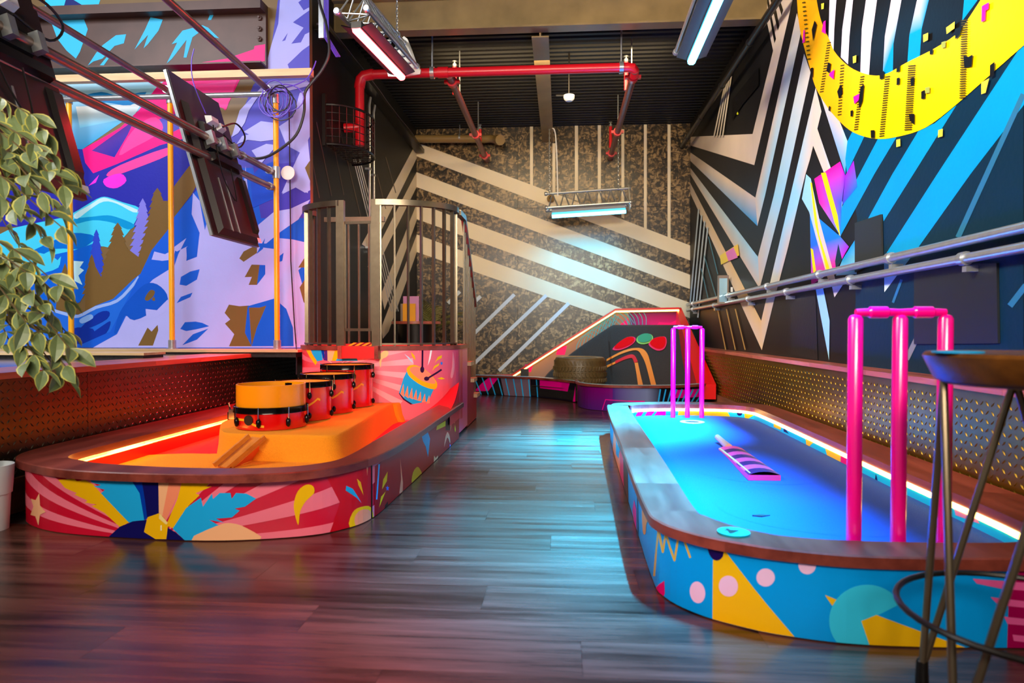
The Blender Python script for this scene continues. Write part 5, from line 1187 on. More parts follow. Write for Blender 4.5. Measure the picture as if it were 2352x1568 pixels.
for p in ([(1480, 185), (1300, 330), (1420, 330), (1480, 250)], [(870, 495), (890, 430), (965, 418), (945, 495)], [(590, 640), (610, 575), (682, 570), (660, 640)], [(1610, 275), (1640, 248), (1720, 250), (1740, 220), (1840, 225), (1930, 180), (1960, 400), (1840, 300)]): it.append(((236, 20, 150), cH(p)))
LB_ = (60, 176, 230)
for k in range(11):
    x0 = 1040 + 28 * k; it += strokes(LB_, cH(sm([(x0, 500 - 12 * k), (x0 + 10 + 3 * k, 410 - 22 * k), (x0 + 70, 330 - 22 * k), (x0 + 150, 370 - 22 * k), (x0 + 210, 430 - 20 * k)], 4, closed=False)), 1.5)
for k in range(6): it += strokes(LB_, cH(sm([(1400 + 42 * k, 138), (1450 + 36 * k, 180), (1480 + 30 * k, 240), (1490 + 26 * k, 310)], 4, closed=False)), 1.5)
for k in range(7): it += strokes(LB_, cH([(1140 + 22 * k, 500 - 14 * k), (1280 + 20 * k, 190 - 4 * k)]), 1.2)
paint('grid_print', Plane('Y', YBB, -1), it, crs3, m_wrap, (bp2[0].x, 1.6, 0.15, bp2[-1].z - 0.03))
# red side board along the right wall
zt_ = bp2[-1].z
s0, s1 = onY(1556, 711, YBB - 0.1), onY(1600, 885, 7.05)
MB().add([(s0.x, 9.1, zt_ + 0.028), (1.562, 9.1, zt_ + 0.028), (1.55, 7.0, 0.25), (1.36, 7.0, 0.25), (s0.x, 9.1, 0.1), (1.562, 9.1, 0.1), (1.55, 7.0, 0.1), (1.36, 7.0, 0.1)], [(0, 1, 2, 3), (4, 7, 6, 5), (0, 3, 7, 4), (1, 5, 6, 2), (3, 2, 6, 7), (0, 4, 5, 1)]).build('red_side_board', m_rb, crs3, smooth=0)
# prints on the front
w3 = Wrap(c3_fr, 1, 1200)
it = []
it.append(((112, 92, 110), cH([(385, 600), (655, 600), (655, 860), (440, 860)])))
for p in ([(180, 800), (250, 730), (300, 690), (385, 690), (300, 800)], [(735, 680), (1000, 680), (970, 805), (735, 775)], [(1015, 890), (1060, 740), (1072, 760), (1035, 890)]): it.append(((236, 0, 140), cH(p)))
for k in range(10):
    x0 = 110 + 66 * k; it += strokes((40, 170, 236), cH([(x0, 670), (x0 + max(15, 90 - 9 * k), 870)]), 2.6)
paint('stripe_print', w3, it, crs3, m_wrap, (0.0, w3.c[-1], 0.004, ZR3))
w3b = Wrap(c3_bl, 1, 1480)
it = [([(112, 0, 90), (130, 0, 110), (90, 30, 130), (50, 40, 110)], cH([(1055, 740), (1350, 760), (1350, 980), (1055, 960)])), ([(80, 30, 130), (120, 130, 170), (120, 130, 170), (70, 40, 120)], cH([(1350, 760), (1640, 770), (1640, 980), (1350, 980)])), ([(120, 130, 170), (10, 14, 30), (10, 14, 30), (120, 130, 170)], cH([(1640, 770), (1760, 775), (1760, 980), (1640, 980)])), ((10, 12, 26), cH([(1758, 760), (2200, 740), (2200, 980), (1758, 980)]))]
it.append(((226, 0, 150), cH([(1890, 790), (2180, 770), (2170, 830), (1880, 860)])))
for k in range(9): it += strokes((40, 170, 236), cH([(1752 + 46 * k, 785), (1735 + 40 * k, 890)]), 3.4)
it += strokes((236, 20, 150), cH([(1262, 960), (1290, 872), (1480, 885)]), 2.0); it += strokes((236, 20, 150), cH([(1480, 885), (1620, 888)]), 3.0)
paint('fade_print', w3b, it, crs3, m_wrap, (0.0, w3b.c[-1], 0.004, ZRB))
q = onZ(1205, 858, 0.24); tag(MB().b2((q.x - 0.05, q.y - 0.04, 0.14), (q.x + 0.05, q.y + 0.04, 0.30)).b2((q.x - 0.03, q.y - 0.05, 0.2), (q.x + 0.03, q.y - 0.04, 0.28)).build('control_box', m_hbk, smooth=0), 'small black box standing on the left end of the ramp course', 'box')
# tyre
m_rub = M('tyre_rubber', (96, 78, 46), 0.4, var=0.2, scale=20)
ty = 7.98; txc = onY(1332, 840, ty).x; tr_ = onY(1392, 840, ty).x - txc; tz1 = onY(1332, 819, ty).z; tz0 = 0.142
tyre = thing('tyre', 'car tyre lying flat on the ramp course beside the orange lines', 'tyre', (txc, ty, tz0))
Ht = tz1 - tz0
MB().lathe([(tr_ * 0.62, 0.0), (tr_ * 0.9, 0.0), (tr_ * 0.97, Ht * 0.12), (tr_, Ht * 0.28), (tr_, Ht * 0.72), (tr_ * 0.97, Ht * 0.9), (tr_ * 0.92, Ht * 0.98), (tr_ * 0.86, Ht), (tr_ * 0.66, Ht * 0.98), (tr_ * 0.62, Ht * 0.9), (tr_ * 0.62, 0.0)], (txc, ty, tz0), 48).build('carcass', m_rub, tyre)
mb = MB()
for row, (za, zb_, lean) in enumerate(((0.16, 0.30, 0.06), (0.34, 0.50, -0.06), (0.54, 0.70, 0.06), (0.74, 0.9, -0.06))):
    for i in range(44):
        a = 2 * math.pi * i / 44 + 0.07 * row
        def tp(a_, r_, z_): return (txc + r_ * math.cos(a_), ty + r_ * math.sin(a_), tz0 + z_ * Ht)
        w_ = 0.05; r0 = tr_ * 0.995; r1 = tr_ * 1.04 if row < 3 else tr_ * 1.0
        mb.add([tp(a, r0, za), tp(a + w_ * 1.6, r0, za), tp(a + w_ * 1.6 + lean, r0, zb_), tp(a + lean, r0, zb_), tp(a + 0.01, r1, za + 0.02), tp(a + w_ * 1.5, r1, za + 0.02), tp(a + w_ * 1.5 + lean, r1, zb_ - 0.02), tp(a + 0.01 + lean, r1, zb_ - 0.02)], [(4, 5, 6, 7), (0, 1, 5, 4), (1, 2, 6, 5), (2, 3, 7, 6), (3, 0, 4, 7)])
stuff(mb.build('tread_blocks', m_rub, tyre, smooth=0))
# ------------------------------------------------------------------ truss lamps

def truss_lamp(label, A, B, light_col, tube_col, estr, power, hang, end_plate, side=0.17, spread=88, tilt=0, ox=0.0):
    A = Vector(A); B = Vector(B); d = (B - A).normalized(); X = d.cross(Vector((0, 0, 1))).normalized(); Z = X.cross(d).normalized()
    t = thing('truss_lamp', label, 'lamp', (A + B) / 2, 'coloured tube lamps hung on trusses')
    # diffuser tube and batten
    def sec(p, pts): return [p + X * a + Z * b for a, b in pts]
    pr = [(-0.030, 0.004), (-0.026, -0.02), (-0.012, -0.03), (0.012, -0.03), (0.026, -0.02), (0.030, 0.004)]
    pr = [(a_ + ox, b_) for a_, b_ in pr]
    r0, r1 = sec(A, pr), sec(B, pr); mb = MB().loft([r0, r1], closed=True); mb.f += [(0, 1, 2, 3, 4, 5), (11, 10, 9, 8, 7, 6)]; mb.mi += [0, 0]
    mb.build('light_tube', M('tube_' + label[:4], tube_col, 0.4, emit=tube_col, estr=estr), t, smooth=0)
    pr = [(-0.036, 0.0), (0.036, 0.0), (0.036, 0.05), (-0.036, 0.05)]
    r0, r1 = sec(A, pr), sec(B, pr); mb = MB().loft([r0, r1], closed=True); mb.f += [(0, 1, 2, 3), (7, 6, 5, 4)]; mb.mi += [0, 0]
    mb.build('batten', m_dark, t, smooth=0)
    if ox:
        pq = [(0.037, -0.03), (0.041, -0.03), (0.041, 0.09), (0.037, 0.09)]
        mb = MB().loft([sec(A, pq), sec(B, pq)], closed=True); mb.f += [(0, 1, 2, 3), (7, 6, 5, 4)]; mb.mi += [0, 0]
        mb.build('face_panel', M('reflector_pale', (190, 190, 190), 0.5), t, smooth=0)
    # reflector wings either side
    for s_ in (-1, 1):
        MB().loft([sec(A, [(s_ * 0.034, 0.006), (s_ * 0.11, 0.03), (s_ * 0.11, 0.036), (s_ * 0.034, 0.012)]), sec(B, [(s_ * 0.034, 0.006), (s_ * 0.11, 0.03), (s_ * 0.11, 0.036), (s_ * 0.034, 0.012)])], closed=True).build('reflector', M('reflector_grey', (64, 64, 66), 0.4), t, smooth=0)
    # triangular truss: two lower chords, one upper
    zc = 0.095; ch = [(-side * 0.62, zc), (side * 0.62, zc), (0.0, zc + side * 1.15)]
    E0, E1 = A - d * 0.05, B + d * 0.05
    P = [[e + X * a + Z * b for a, b in ch] for e in (E0, E1)]
    for k in range(3): MB().tube([P[0][k], P[1][k]], 0.017, 10).build('chord', m_steel, t)
    L = (E1 - E0).length; n = 7
    mb = MB()
    for (i, j) in ((0, 2), (1, 2), (0, 1)):
        for k in range(n):
            u0, u1 = (k + 0.05) / n, (k + 0.5) / n; u2 = (k + 0.95) / n
            a0 = P[0][i].lerp(P[1][i], u0); b0_ = P[0][j].lerp(P[1][j], u1); a1 = P[0][i].lerp(P[1][i], u2)
            mb.tube([a0, b0_], 0.0055, 6); mb.tube([b0_, a1], 0.0055, 6)
    mb.build('lacing', m_steel, t)
    for e, s_ in ((0, -1), (1, 1)):
        for k in range(3): MB().lathe([(0.02, -0.02), (0.026, -0.01), (0.026, 0.01), (0.02, 0.02)], P[e][k] + d * s_ * 0.012, 10, d.to_track_quat('Z', 'Y').to_matrix()).build('coupler', m_steel, t)
    if end_plate:
        e = E1 if end_plate > 0 else E0
        q = [e + X * a + Z * b for a, b in sm([(-side * 0.8, 0.03), (side * 0.8, 0.03), (side * 0.62, 0.12), (0.03, zc + side * 1.32), (-0.03, zc + side * 1.32), (-side * 0.62, 0.12)], 2)]
        q2 = [p + d * 0.012 for p in q]; n_ = len(q)
        MB().add(q + q2, [tuple(range(n_)), tuple(range(2 * n_ - 1, n_ - 1, -1))] + [(i, (i + 1) % n_, n_ + (i + 1) % n_, n_ + i) for i in range(n_)]).build('end_plate', M('pale_steel', (196, 192, 182), 0.35, metal=0.6), t, smooth=0)
    for u, ztop in hang:
        p0 = P[0][2].lerp(P[1][2], u); mb = MB(); z = p0.z + 0.015; k = 0
        while z < ztop:
            ax = X if k % 2 else d
            pts = [Vector((p0.x, p0.y, z + 0.016)) + ax * (0.008 * math.cos(a)) + Vector((0, 0, 0.018 * math.sin(a))) for a in [i * math.pi / 4 for i in range(8)]]
            mb.tube(pts, 0.0028, 4, closed=True); z += 0.028; k += 1
        mb.build('chain', m_steel, t)
        MB().tube([p0 + X * (0.024 * math.cos(a)) + Z * (0.024 * math.sin(a)) for a in [i * math.pi / 5 for i in range(10)]], 0.005, 5, closed=True).build('ring', m_steel, t)
    c = (A + B) / 2 - Z * 0.036
    l = area_light('lamp_light', c, (math.radians(tilt), 0, math.atan2(d.y, d.x)), (B - A).length, 0.06, power, light_col, spread)
    l.parent = t; l.location = c - WLOC[t.name]
    return t
zl = 2.83
def lamp_pt(px, py, z=zl): return onZ(px, py, z)
A1 = lamp_pt(818, 66); B1 = lamp_pt(923, 176)
truss_lamp('red tube lamp on a truss hanging above the podium', A1, B1, (1.0, 0.012, 0.03), (255, 50, 55), 30.0, 32, [(0.84, 4.3), (0.0, 4.3)], 1, spread=70, tilt=8)
B2 = lamp_pt(1588, 140); A2 = lamp_pt(1655, -14)
truss_lamp('blue tube lamp on a truss hanging over the blue course', A2, B2, (0.0, 0.47, 1.0), (60, 190, 255), 18.0, 280, [(0.1, 4.3), (0.75, 4.3)], 0, spread=38, tilt=14)
A3 = onY(1268, 497, 8.72); B3 = onY(1436, 486, 8.72); 
truss_lamp('cyan tube lamp on a truss in front of the striped back wall', A3, B3, (0.0, 0.50, 1.0), (80, 200, 255), 12.0, 10, [(0.03, 3.35), (0.88, 3.3)], 1, spread=120, tilt=20, ox=0.075)
tag(MB().tube([onY(x, y, 8.70) for x, y in sm([(1249, 288), (1262, 292), (1274, 300), (1278, 340), (1280, 400), (1281, 450)], 4, closed=False)], 0.008, 6).build('white_flex', m_white), 'white flex dropping from the purlin to the lamp before the back wall', 'cable')

# ------------------------------------------------------------------ red sprinkler pipe
m_rp = M('sprinkler_red', (214, 20, 34), 0.35, coat=0.2); m_rp2 = M('branch_pipe', (120, 58, 54), 0.4, metal=0.3)
YS = 6.2; ZS = onY(1150, 163, YS).z; R_ = 0.042
xl = onY(826, 200, YS).x; xr = onY(1458, 160, YS).x; zdn = onY(826, 335, YS).z
spk = thing('sprinkler_pipe', 'red sprinkler main with two branches running below the ribbed ceiling', 'pipe', (0, YS, ZS))
MB().tube([(xl, YS, zdn)] + [(xl, YS, ZS - 0.10), (xl + 0.012, YS, ZS - 0.04), (xl + 0.04, YS, ZS - 0.012), (xl + 0.10, YS, ZS), (xr - 0.06, YS, ZS), (xr - 0.015, YS, ZS - 0.006), (xr, YS + 0.02, ZS - 0.02), (xr, YS + 0.08, ZS - 0.05)], R_, 14).build('main_pipe', m_rp, spk)
MB().tube([(xl, YS, ZS - 0.12), (xl, YS, ZS - 0.10), (xl + 0.012, YS, ZS - 0.04), (xl + 0.04, YS, ZS - 0.012), (xl + 0.11, YS, ZS), (xl + 0.13, YS, ZS)], R_ + 0.007, 14).build('elbow', m_rp, spk)
MB().tube([(onY(1006, 163, YS).x, YS, ZS), (onY(1030, 163, YS).x, YS, ZS)], R_ + 0.008, 14).build('sleeve', m_rp, spk)
MB().tube([(xl - 0.14, YS - 0.02, zdn + 0.16), (xl, YS, zdn + 0.17)], R_, 12).build('side_outlet', m_rp, spk)
for bx, hs in ((onY(1032, 175, YS).x, (0.18, 0.66)), (xr, (0.12, 0.62))):
    zb = ZS - 0.03
    MB().tube([(bx, YS, zb), (bx, YB - 0.02, zb)], 0.034, 12).build('branch', m_rp2, spk)
    for yv in (YS + 0.16, YS + 1.9, YB - 0.28):
        cpl = MB().tube([(bx, yv - 0.03, zb), (bx, yv + 0.03, zb)], 0.05, 14).build('coupling', m_rp, spk)
        for s_ in (-1, 1): MB().box((bx + s_ * 0.055, yv, zb), (0.035, 0.04, 0.03)).build('bolt_lug', m_rp, cpl)
    for yv in (YS + 0.5, YB - 0.55):
        MB().tube([(bx - 0.03, yv, zb), (bx - 0.03, yv, zb + 0.27)], 0.02, 10).build('riser', m_rp, spk)
        MB().lathe([(0.012, 0.0), (0.02, 0.01), (0.02, 0.03), (0.008, 0.035), (0.008, 0.05), (0.022, 0.055), (0.022, 0.058)], (bx - 0.03, yv, zb + 0.27), 10).build('sprinkler_head', m_steel, spk)
    for u in hs:
        yv = YS + (YB - YS) * u
        MB().tube([(bx + 0.01, yv, zb + 0.03), (bx + 0.01, yv, ZC)], 0.006, 6).build('hanger_rod', m_steel, spk)
for px in (993, 1427):
    x = onY(px, 163, YS).x
    MB().tube([(x, YS, ZS + 0.04), (x, YS, ZC)], 0.008, 6).build('hanger_rod', m_steel, spk)
    MB().tube([(x - 0.018, YS, ZS), (x + 0.018, YS, ZS)], R_ + 0.012, 14).build('hanger_band', m_steel, spk)
# tan duct pipe with cap near the back wall
m_duct = M('tan_duct', (150, 122, 74), 0.35, coat=0.2)
yd = YB - 0.16; d0 = onY(950, 319, yd); d1 = onY(1118, 319, yd)
du = thing('duct_pipe', 'tan plastic duct pipe with capped elbow at the top left of the back wall', 'pipe', (d0.x, yd, d0.z - 0.05))
MB().tube([(XL + 0.02, yd, d0.z), (d1.x, yd, d1.z), (d1.x + 0.06, yd - 0.01, d1.z), (d1.x + 0.13, yd - 0.06, d1.z - 0.03), (d1.x + 0.17, yd - 0.13, d1.z - 0.05)], 0.052, 16).build('pipe', m_duct, du)
MB().tube([(d1.x + 0.16, yd - 0.11, d1.z - 0.045), (d1.x + 0.20, yd - 0.19, d1.z - 0.07)], 0.068, 18).build('cap', m_duct, du)
x = onY(1056, 319, yd).x; MB().tube([(x - 0.012, yd, d0.z), (x + 0.012, yd, d0.z)], 0.058, 16).tube([(x, yd, d0.z + 0.05), (x, yd, ZC)], 0.006, 6).build('hanger', m_steel, du)
# wire basket on the left wall
cg = thing('wire_basket', 'black wire basket bracketed high on the dark left wall', 'basket', (XL, 6.0, 2.2))
k0 = onX(745, 330, XL + 0.01); k1 = onX(838, 360, XL + 0.01); zt0 = onX(745, 240, XL + 0.01).z; zb0 = k0.z
y0, y1 = k0.y, k0.y + 0.75; Rb = 0.30
def bpnt(u, z): a = math.pi * u; return (XL + 0.015 + Rb * math.sin(a), (y0 + y1) / 2 - (y1 - y0) / 2 * math.cos(a), z)
for i in range(6):
    z = zb0 + (zt0 - zb0) * i / 5
    MB().tube([bpnt(j / 16, z) for j in range(17)], 0.011 if i in (0, 5) else 0.004, 6).build('hoop_wire', m_dark, cg)
for j in range(17):
    MB().tube([bpnt(j / 16, zb0), bpnt(j / 16, zt0)], 0.0045, 5).build('upright_wire', m_dark, cg)
mb = MB()
for j in range(2, 15): mb.tube([bpnt(j / 16, zb0), (XL + 0.02, bpnt(j / 16, 0)[1], zb0)], 0.004, 5)
for k in range(1, 5):
    x = XL + Rb * k / 5; yy_ = (y1 - y0) / 2 * math.sqrt(max(0, 1 - (k / 5) ** 2)); mb.tube([(x, (y0 + y1) / 2 - yy_, zb0), (x, (y0 + y1) / 2 + yy_, zb0)], 0.004, 5)
mb.build('base_grid', m_dark, cg)
MB().b2((XL + 0.001, y0 - 0.03, zb0 - 0.02), (XL + 0.03, y0, zt0 + 0.08)).build('bracket', m_dark, cg, smooth=0)
# conduits and cable tray on the left wall
for i, (px, py, lab) in enumerate(((848, 232, 'left one of two bright conduits running down the dark wall'), (858, 250, 'right one of two bright conduits running down the dark wall'))):
    q = onX(px, py, XL + 0.04); qb = onX(px, 620, XL + 0.04)
    t = thing('conduit', lab, 'conduit', (q.x, q.y, qb.z), 'conduits on the dark wall')
    MB().tube([(XL + 0.02, q.y + 0.12, q.z + 0.07), (q.x, q.y + 0.05, q.z + 0.05), (q.x, q.y, q.z - 0.04), (q.x, q.y, 1.2)], 0.013, 10).build('tube', m_steel, t)
    for z in (q.z - 0.7, q.z - 1.5): MB().b2((XL + 0.001, q.y - 0.025, z), (XL + 0.055, q.y + 0.025, z + 0.02)).build('saddle', m_steel, t, smooth=0)
zt_t = onX(965, 338, XL + 0.1).z
tr_ = thing('cable_tray', 'dark cable tray full of cables sloping along the top of the left wall', 'cable tray', (XL + 0.1, 7.3, zt_t))
MB().b2((XL + 0.001, YM + 0.1, zt_t - 0.03), (XL + 0.12, YB - 0.05, zt_t - 0.02)).b2((XL + 0.112, YM + 0.1, zt_t - 0.02), (XL + 0.12, YB - 0.05, zt_t + 0.02)).build('tray', m_dark, tr_, smooth=0)
for k in range(5):
    MB().tube([(XL + 0.03 + 0.02 * k, YM + 0.1 + (YB - YM - 0.2) * i / 12, zt_t + 0.005 + random.uniform(0, 0.02)) for i in range(13)], 0.012, 6).build('cable', M('tray_cable', (58, 44, 54), 0.5), tr_)
# channel strut with purple cables at the mural edge
q0, q1 = onY(738, 0, YM - 0.02), onY(735, 88, YM - 0.02)
su = thing('channel_strut', 'slotted metal strut with purple cables beside the top of the mural', 'strut', (q1.x, YM, q1.z))
MB().b2((q0.x - 0.02, YM - 0.03, q1.z), (q0.x + 0.02, YM - 0.004, 4.1)).build('strut', m_steel, su, smooth=0)
for k in range(3): MB().tube([(q0.x + 0.03 + 0.014 * k, YM - 0.03, 4.1), (q0.x + 0.03 + 0.014 * k, YM - 0.03, q1.z), (q0.x + 0.08 + 0.014 * k, YM + 0.1, q1.z - 0.1)], 0.007, 6).build('cable', m_pur, su)
# smoke detector, dome camera
q = onY(1307, 223, 8.0); 
sd = thing('smoke_detector', 'small white smoke detector under the ribbed ceiling', 'detector', (q.x, q.y, ZC - 0.07))
sdy = 6.9; q = onY(1307, 226, sdy); dz = q.z
MB().lathe([(0.0, -0.03), (0.03, -0.028), (0.05, -0.01), (0.055, 0.01), (0.055, 0.03)], (q.x, sdy, dz), 20).build('body', m_white, sd)
MB().tube([(q.x, sdy, dz + 0.03), (q.x, sdy, ZC)], 0.008, 6).tube([(q.x - 0.13, sdy, dz + 0.03), (q.x, sdy, dz + 0.03)], 0.012, 6).build('mount', m_dark, sd)
sd.location = (q.x, sdy, dz - 0.03)
for c in sd.children: c.location = WLOC[c.name] - sd.location
q = onY(1265, 456, YB - 0.02)
dc = thing('dome_camera', 'tan dome camera with black lens on the striped back wall', 'camera', (q.x, YB - 0.02, q.z - 0.05))
RX90 = Matrix.Rotation(math.radians(90), 3, 'X')
MB().lathe([(0.052, -0.018), (0.052, 0.01), (0.045, 0.03), (0.025, 0.045), (0.0, 0.048)], (q.x, YB - 0.02, q.z), 20, RX90).build('housing', m_duct, dc)
MB().lathe([(0.02, 0.0), (0.02, 0.012), (0.008, 0.016), (0.0, 0.016)], (q.x, YB - 0.062, q.z), 14, RX90).build('lens', m_tv2, dc)
# pipe under the ceiling on the right
q0 = onX(1700, 62, XR - 0.12); q1 = onX(1572, 305, XR - 0.12)
dp = tube_thing('ceiling_pipe', 'dark pipe running under the ceiling along the right wall', (XR - 0.12, 5.2, 3.25), (XR - 0.12, YB - 0.05, 3.25), 0.03, m_dark, (0.2, 0.45, 0.7, 0.9), m_dark)

# ------------------------------------------------------------------ chrome rails and screen on the right wall
for lab, pA, pB, rr in (('upper chrome rail clamped along the graffiti wall', (2352, 522), (1700, 672), (0.06, 0.16, 0.3, 0.42, 0.56, 0.72, 0.95)), ('lower chrome rail clamped along the graffiti wall', (2352, 568), (1700, 690), (0.1, 0.22, 0.36, 0.5, 0.63, 0.8, 0.95))):
    xq = XR - 0.06; a = onX(*pA, xq); b = onX(*pB, xq)
    sl = (b.z - a.z) / (b.y - a.y)
    t = thing('chrome_rail', lab, 'rail', (xq, a.y, a.z))
    p0 = Vector((xq, 1.2, a.z + sl * (1.2 - a.y))); p1 = Vector((xq, 9.2, a.z + sl * (9.2 - a.y)))
    MB().tube([p0, p1], 0.021, 14).build('tube', m_steel, t)
    for u in rr:
        c = p0.lerp(p1, u); MB().tube([c - Vector((0, 0.018, 0)), c + Vector((0, 0.018, 0))], 0.029, 14).build('clamp', m_steel, t)
        MB().b2((c.x, c.y - 0.015, c.z - 0.055), (XR - 0.002, c.y + 0.015, c.z - 0.03)).build('bracket', m_steel, t, smooth=0)
xs_ = XR - 0.16; a = onY(1650, 700, 7.15); yy_ = 7.05
a = onY(1650, 698, yy_); b = onY(1674, 632, yy_)
ws = thing('wall_screen', 'grey screen seen almost edge-on, clamped to the chrome rails', 'screen', (a.x, yy_, a.z))
MB().b2((a.x, yy_, a.z), (b.x, yy_ + 0.05, b.z)).build('panel', M('screen_frame', (120, 104, 92), 0.3, metal=0.4), ws, smooth=0)
MB().b2((a.x + 0.008, yy_ - 0.004, a.z + 0.02), (b.x - 0.016, yy_ - 0.0005, b.z - 0.03)).build('screen_glass', M('pale_screen', (150, 190, 205), 0.08, metal=0.3), ws, smooth=0)
MB().b2((b.x, yy_ + 0.01, a.z + 0.1), (b.x + 0.10, yy_ + 0.05, b.z - 0.1)).build('mount', m_dark, ws, smooth=0)
MB().b2((b.x + 0.02, yy_ - 0.01, a.z + 0.12), (b.x + 0.05, yy_ + 0.01, b.z - 0.12)).build('bracket', m_white, ws, smooth=0)
# loose boards fixed flat on the right wall
for lab, pts in (('black board fixed to the graffiti wall above the chrome rails', [(1968, 512), (2028, 492), (2030, 592), (1968, 625)]), ('dark square board low on the graffiti wall near the stool', [(2105, 610), (2296, 604), (2299, 788), (2105, 790)])):
    P = [onX(x, y, XR) for x, y in pts]; n = 4
    vs = [(XR - 0.012, p.y, p.z) for p in P] + [(XR - 0.0025, p.y, p.z) for p in P]
    tag(MB().add(vs, [(0, 1, 2, 3), (7, 6, 5, 4)] + [(i, (i + 1) % 4, 4 + (i + 1) % 4, 4 + i) for i in range(4)]).build('wall_board', M('board_black', (26, 30, 34), 0.4), smooth=0), lab, 'board')

# ------------------------------------------------------------------ bar table with menus and palm behind the podium
yt = 7.7; ta = onY(900, 738, yt); tb_ = onY(1012, 738, yt); tc = (ta + tb_) / 2; trr = (tb_.x - ta.x) / 2
tbl = thing('bar_table', 'round wooden bar table on a dark drum base behind the railing', 'table', (tc.x, yt, 0))
MB().lathe([(0.0, 0.0), (trr, 0.0), (trr, 0.03), (0.0, 0.03)], (tc.x, yt, ta.z - 0.03), 28).build('table_top', m_ledge, tbl)
MB().lathe([(0.20, 0.0), (0.21, 0.3), (0.20, 0.6), (0.21, ta.z - 0.04)], (tc.x, yt, 0.0), 24).build('drum_base', m_dark, tbl)
q = onY(945, 708, yt - 0.05)
for nm, lab, x0, x1, ytop, ybot, mt, dy in (('menu_board', 'pink menu board standing on the bar table', 926, 962, 680, 735, M('menu_pink', (214, 150, 200), 0.5), 0.06), ('menu_board', 'yellow menu board in front of the pink one on the bar table', 925, 954, 697, 735, M('menu_yellow', (250, 180, 8), 0.5), 0.0), ('notebook', 'thin grey notebook standing beside the yellow menu board', 920, 926, 697, 735, M('menu_grey', (150, 140, 124), 0.5), 0.03)):
    a = onY(x0, ybot, yt - 0.1 + dy); b = onY(x1, ytop, yt - 0.1 + dy)
    tag(MB().b2((a.x, yt - 0.1 + dy, ta.z), (b.x, yt - 0.085 + dy, b.z)).build(nm, mt, smooth=0), lab, 'menu')
# palm
m_palm = M('palm_leaf', (126, 124, 62), 0.5, var=0.2, scale=5)
yp = 8.45; pc = onY(985, 760, yp)
pal = thing('potted_palm', 'dusty green palm standing behind the bar table by the back wall', 'plant', (pc.x, yp, 0))
MB().lathe([(0.11, 0.0), (0.14, 0.28), (0.15, 0.3), (0.13, 0.3)], (pc.x, yp, 0), 20).build('pot', m_dark, pal)
MB().tube([(pc.x, yp, 0.25), (pc.x + 0.02, yp, 0.9)], [0.03, 0.018], 8).build('trunk', M('palm_trunk', (90, 70, 44), 0.8), pal)
for k in range(15):
    a = 2 * math.pi * k / 15 + random.uniform(-.2, .2); el = random.uniform(0.5, 1.35); L = random.uniform(0.55, 0.8)
    base = Vector((pc.x + 0.02, yp, 0.75 + 0.02 * (k % 4))); dirh = Vector((math.cos(a) * (0.4 if math.cos(a) < 0 else 0.9), math.sin(a) * 0.55, 0))
    pts = []
    for i in range(9):
        s_ = i / 8; pts.append(base + dirh * (L * s_ * math.cos(el * (1 - 0.6 * s_)) ) + Vector((0, 0, L * (math.sin(el) * s_ - 0.45 * s_ * s_))))
    mb = MB().tube(pts, [0.006 - 0.0006 * i for i in range(9)], 4)
    for i in range(1, 9):
        for f_ in (0.0, 0.5):
            c = pts[i - 1].lerp(pts[i], f_); tdir = (pts[i] - pts[i - 1]).normalized(); sd_ = tdir.cross(Vector((0, 0, 1))).normalized()
            for s_ in (-1, 1):
                e = c + (sd_ * s_ * 0.8 + tdir * 0.7 + Vector((0, 0, -0.15))).normalized() * (0.17 * (1 - abs(i / 8 - 0.45)))
                w_ = tdir * 0.008
                mb.add([c - w_, c + w_, c.lerp(e, 0.5) + w_ + Vector((0, 0, .01)), e, c.lerp(e, 0.5) - w_ + Vector((0, 0, .01))], [(0, 1, 2, 3, 4)])
    mb.v = [(max(v[0], XL + 0.01), v[1], v[2]) for v in mb.v]
    mb.build('frond', m_palm, pal, smooth=0)

# ------------------------------------------------------------------ leafy plant and white pot at the left edge
ptq = onZ(-20, 1225, 0)
PXp, PYp = ptq.x - 0.06, ptq.y + 0.05
plant = thing('leafy_plant', 'variegated leafy plant spilling in at the left edge from a white pot', 'plant', (PXp, PYp, 0))
pr_ = onY(20, 1150, PYp).x - PXp
zpt = onY(0, 1068, PYp).z
MB().lathe([(pr_ * 0.78, 0.0), (pr_ * 0.86, zpt * 0.55), (pr_ * 0.92, zpt * 0.56), (pr_, zpt - 0.01), (pr_, zpt), (pr_ * 0.93, zpt), (pr_ * 0.9, zpt - 0.03), (0, zpt - 0.03)], (PXp, PYp, 0), 32).build('pot', M('white_pot', (214, 222, 228), 0.5), plant)
m_bark = M('twig', (104, 84, 50), 0.8)
tz = 1.6; trunk_top = Vector((PXp, 2.12, tz))
MB().tube([(PXp, PYp, zpt - 0.04), (PXp, 2.38, 0.95), trunk_top], [0.016, 0.013, 0.007], 8).build('stem', m_bark, plant)
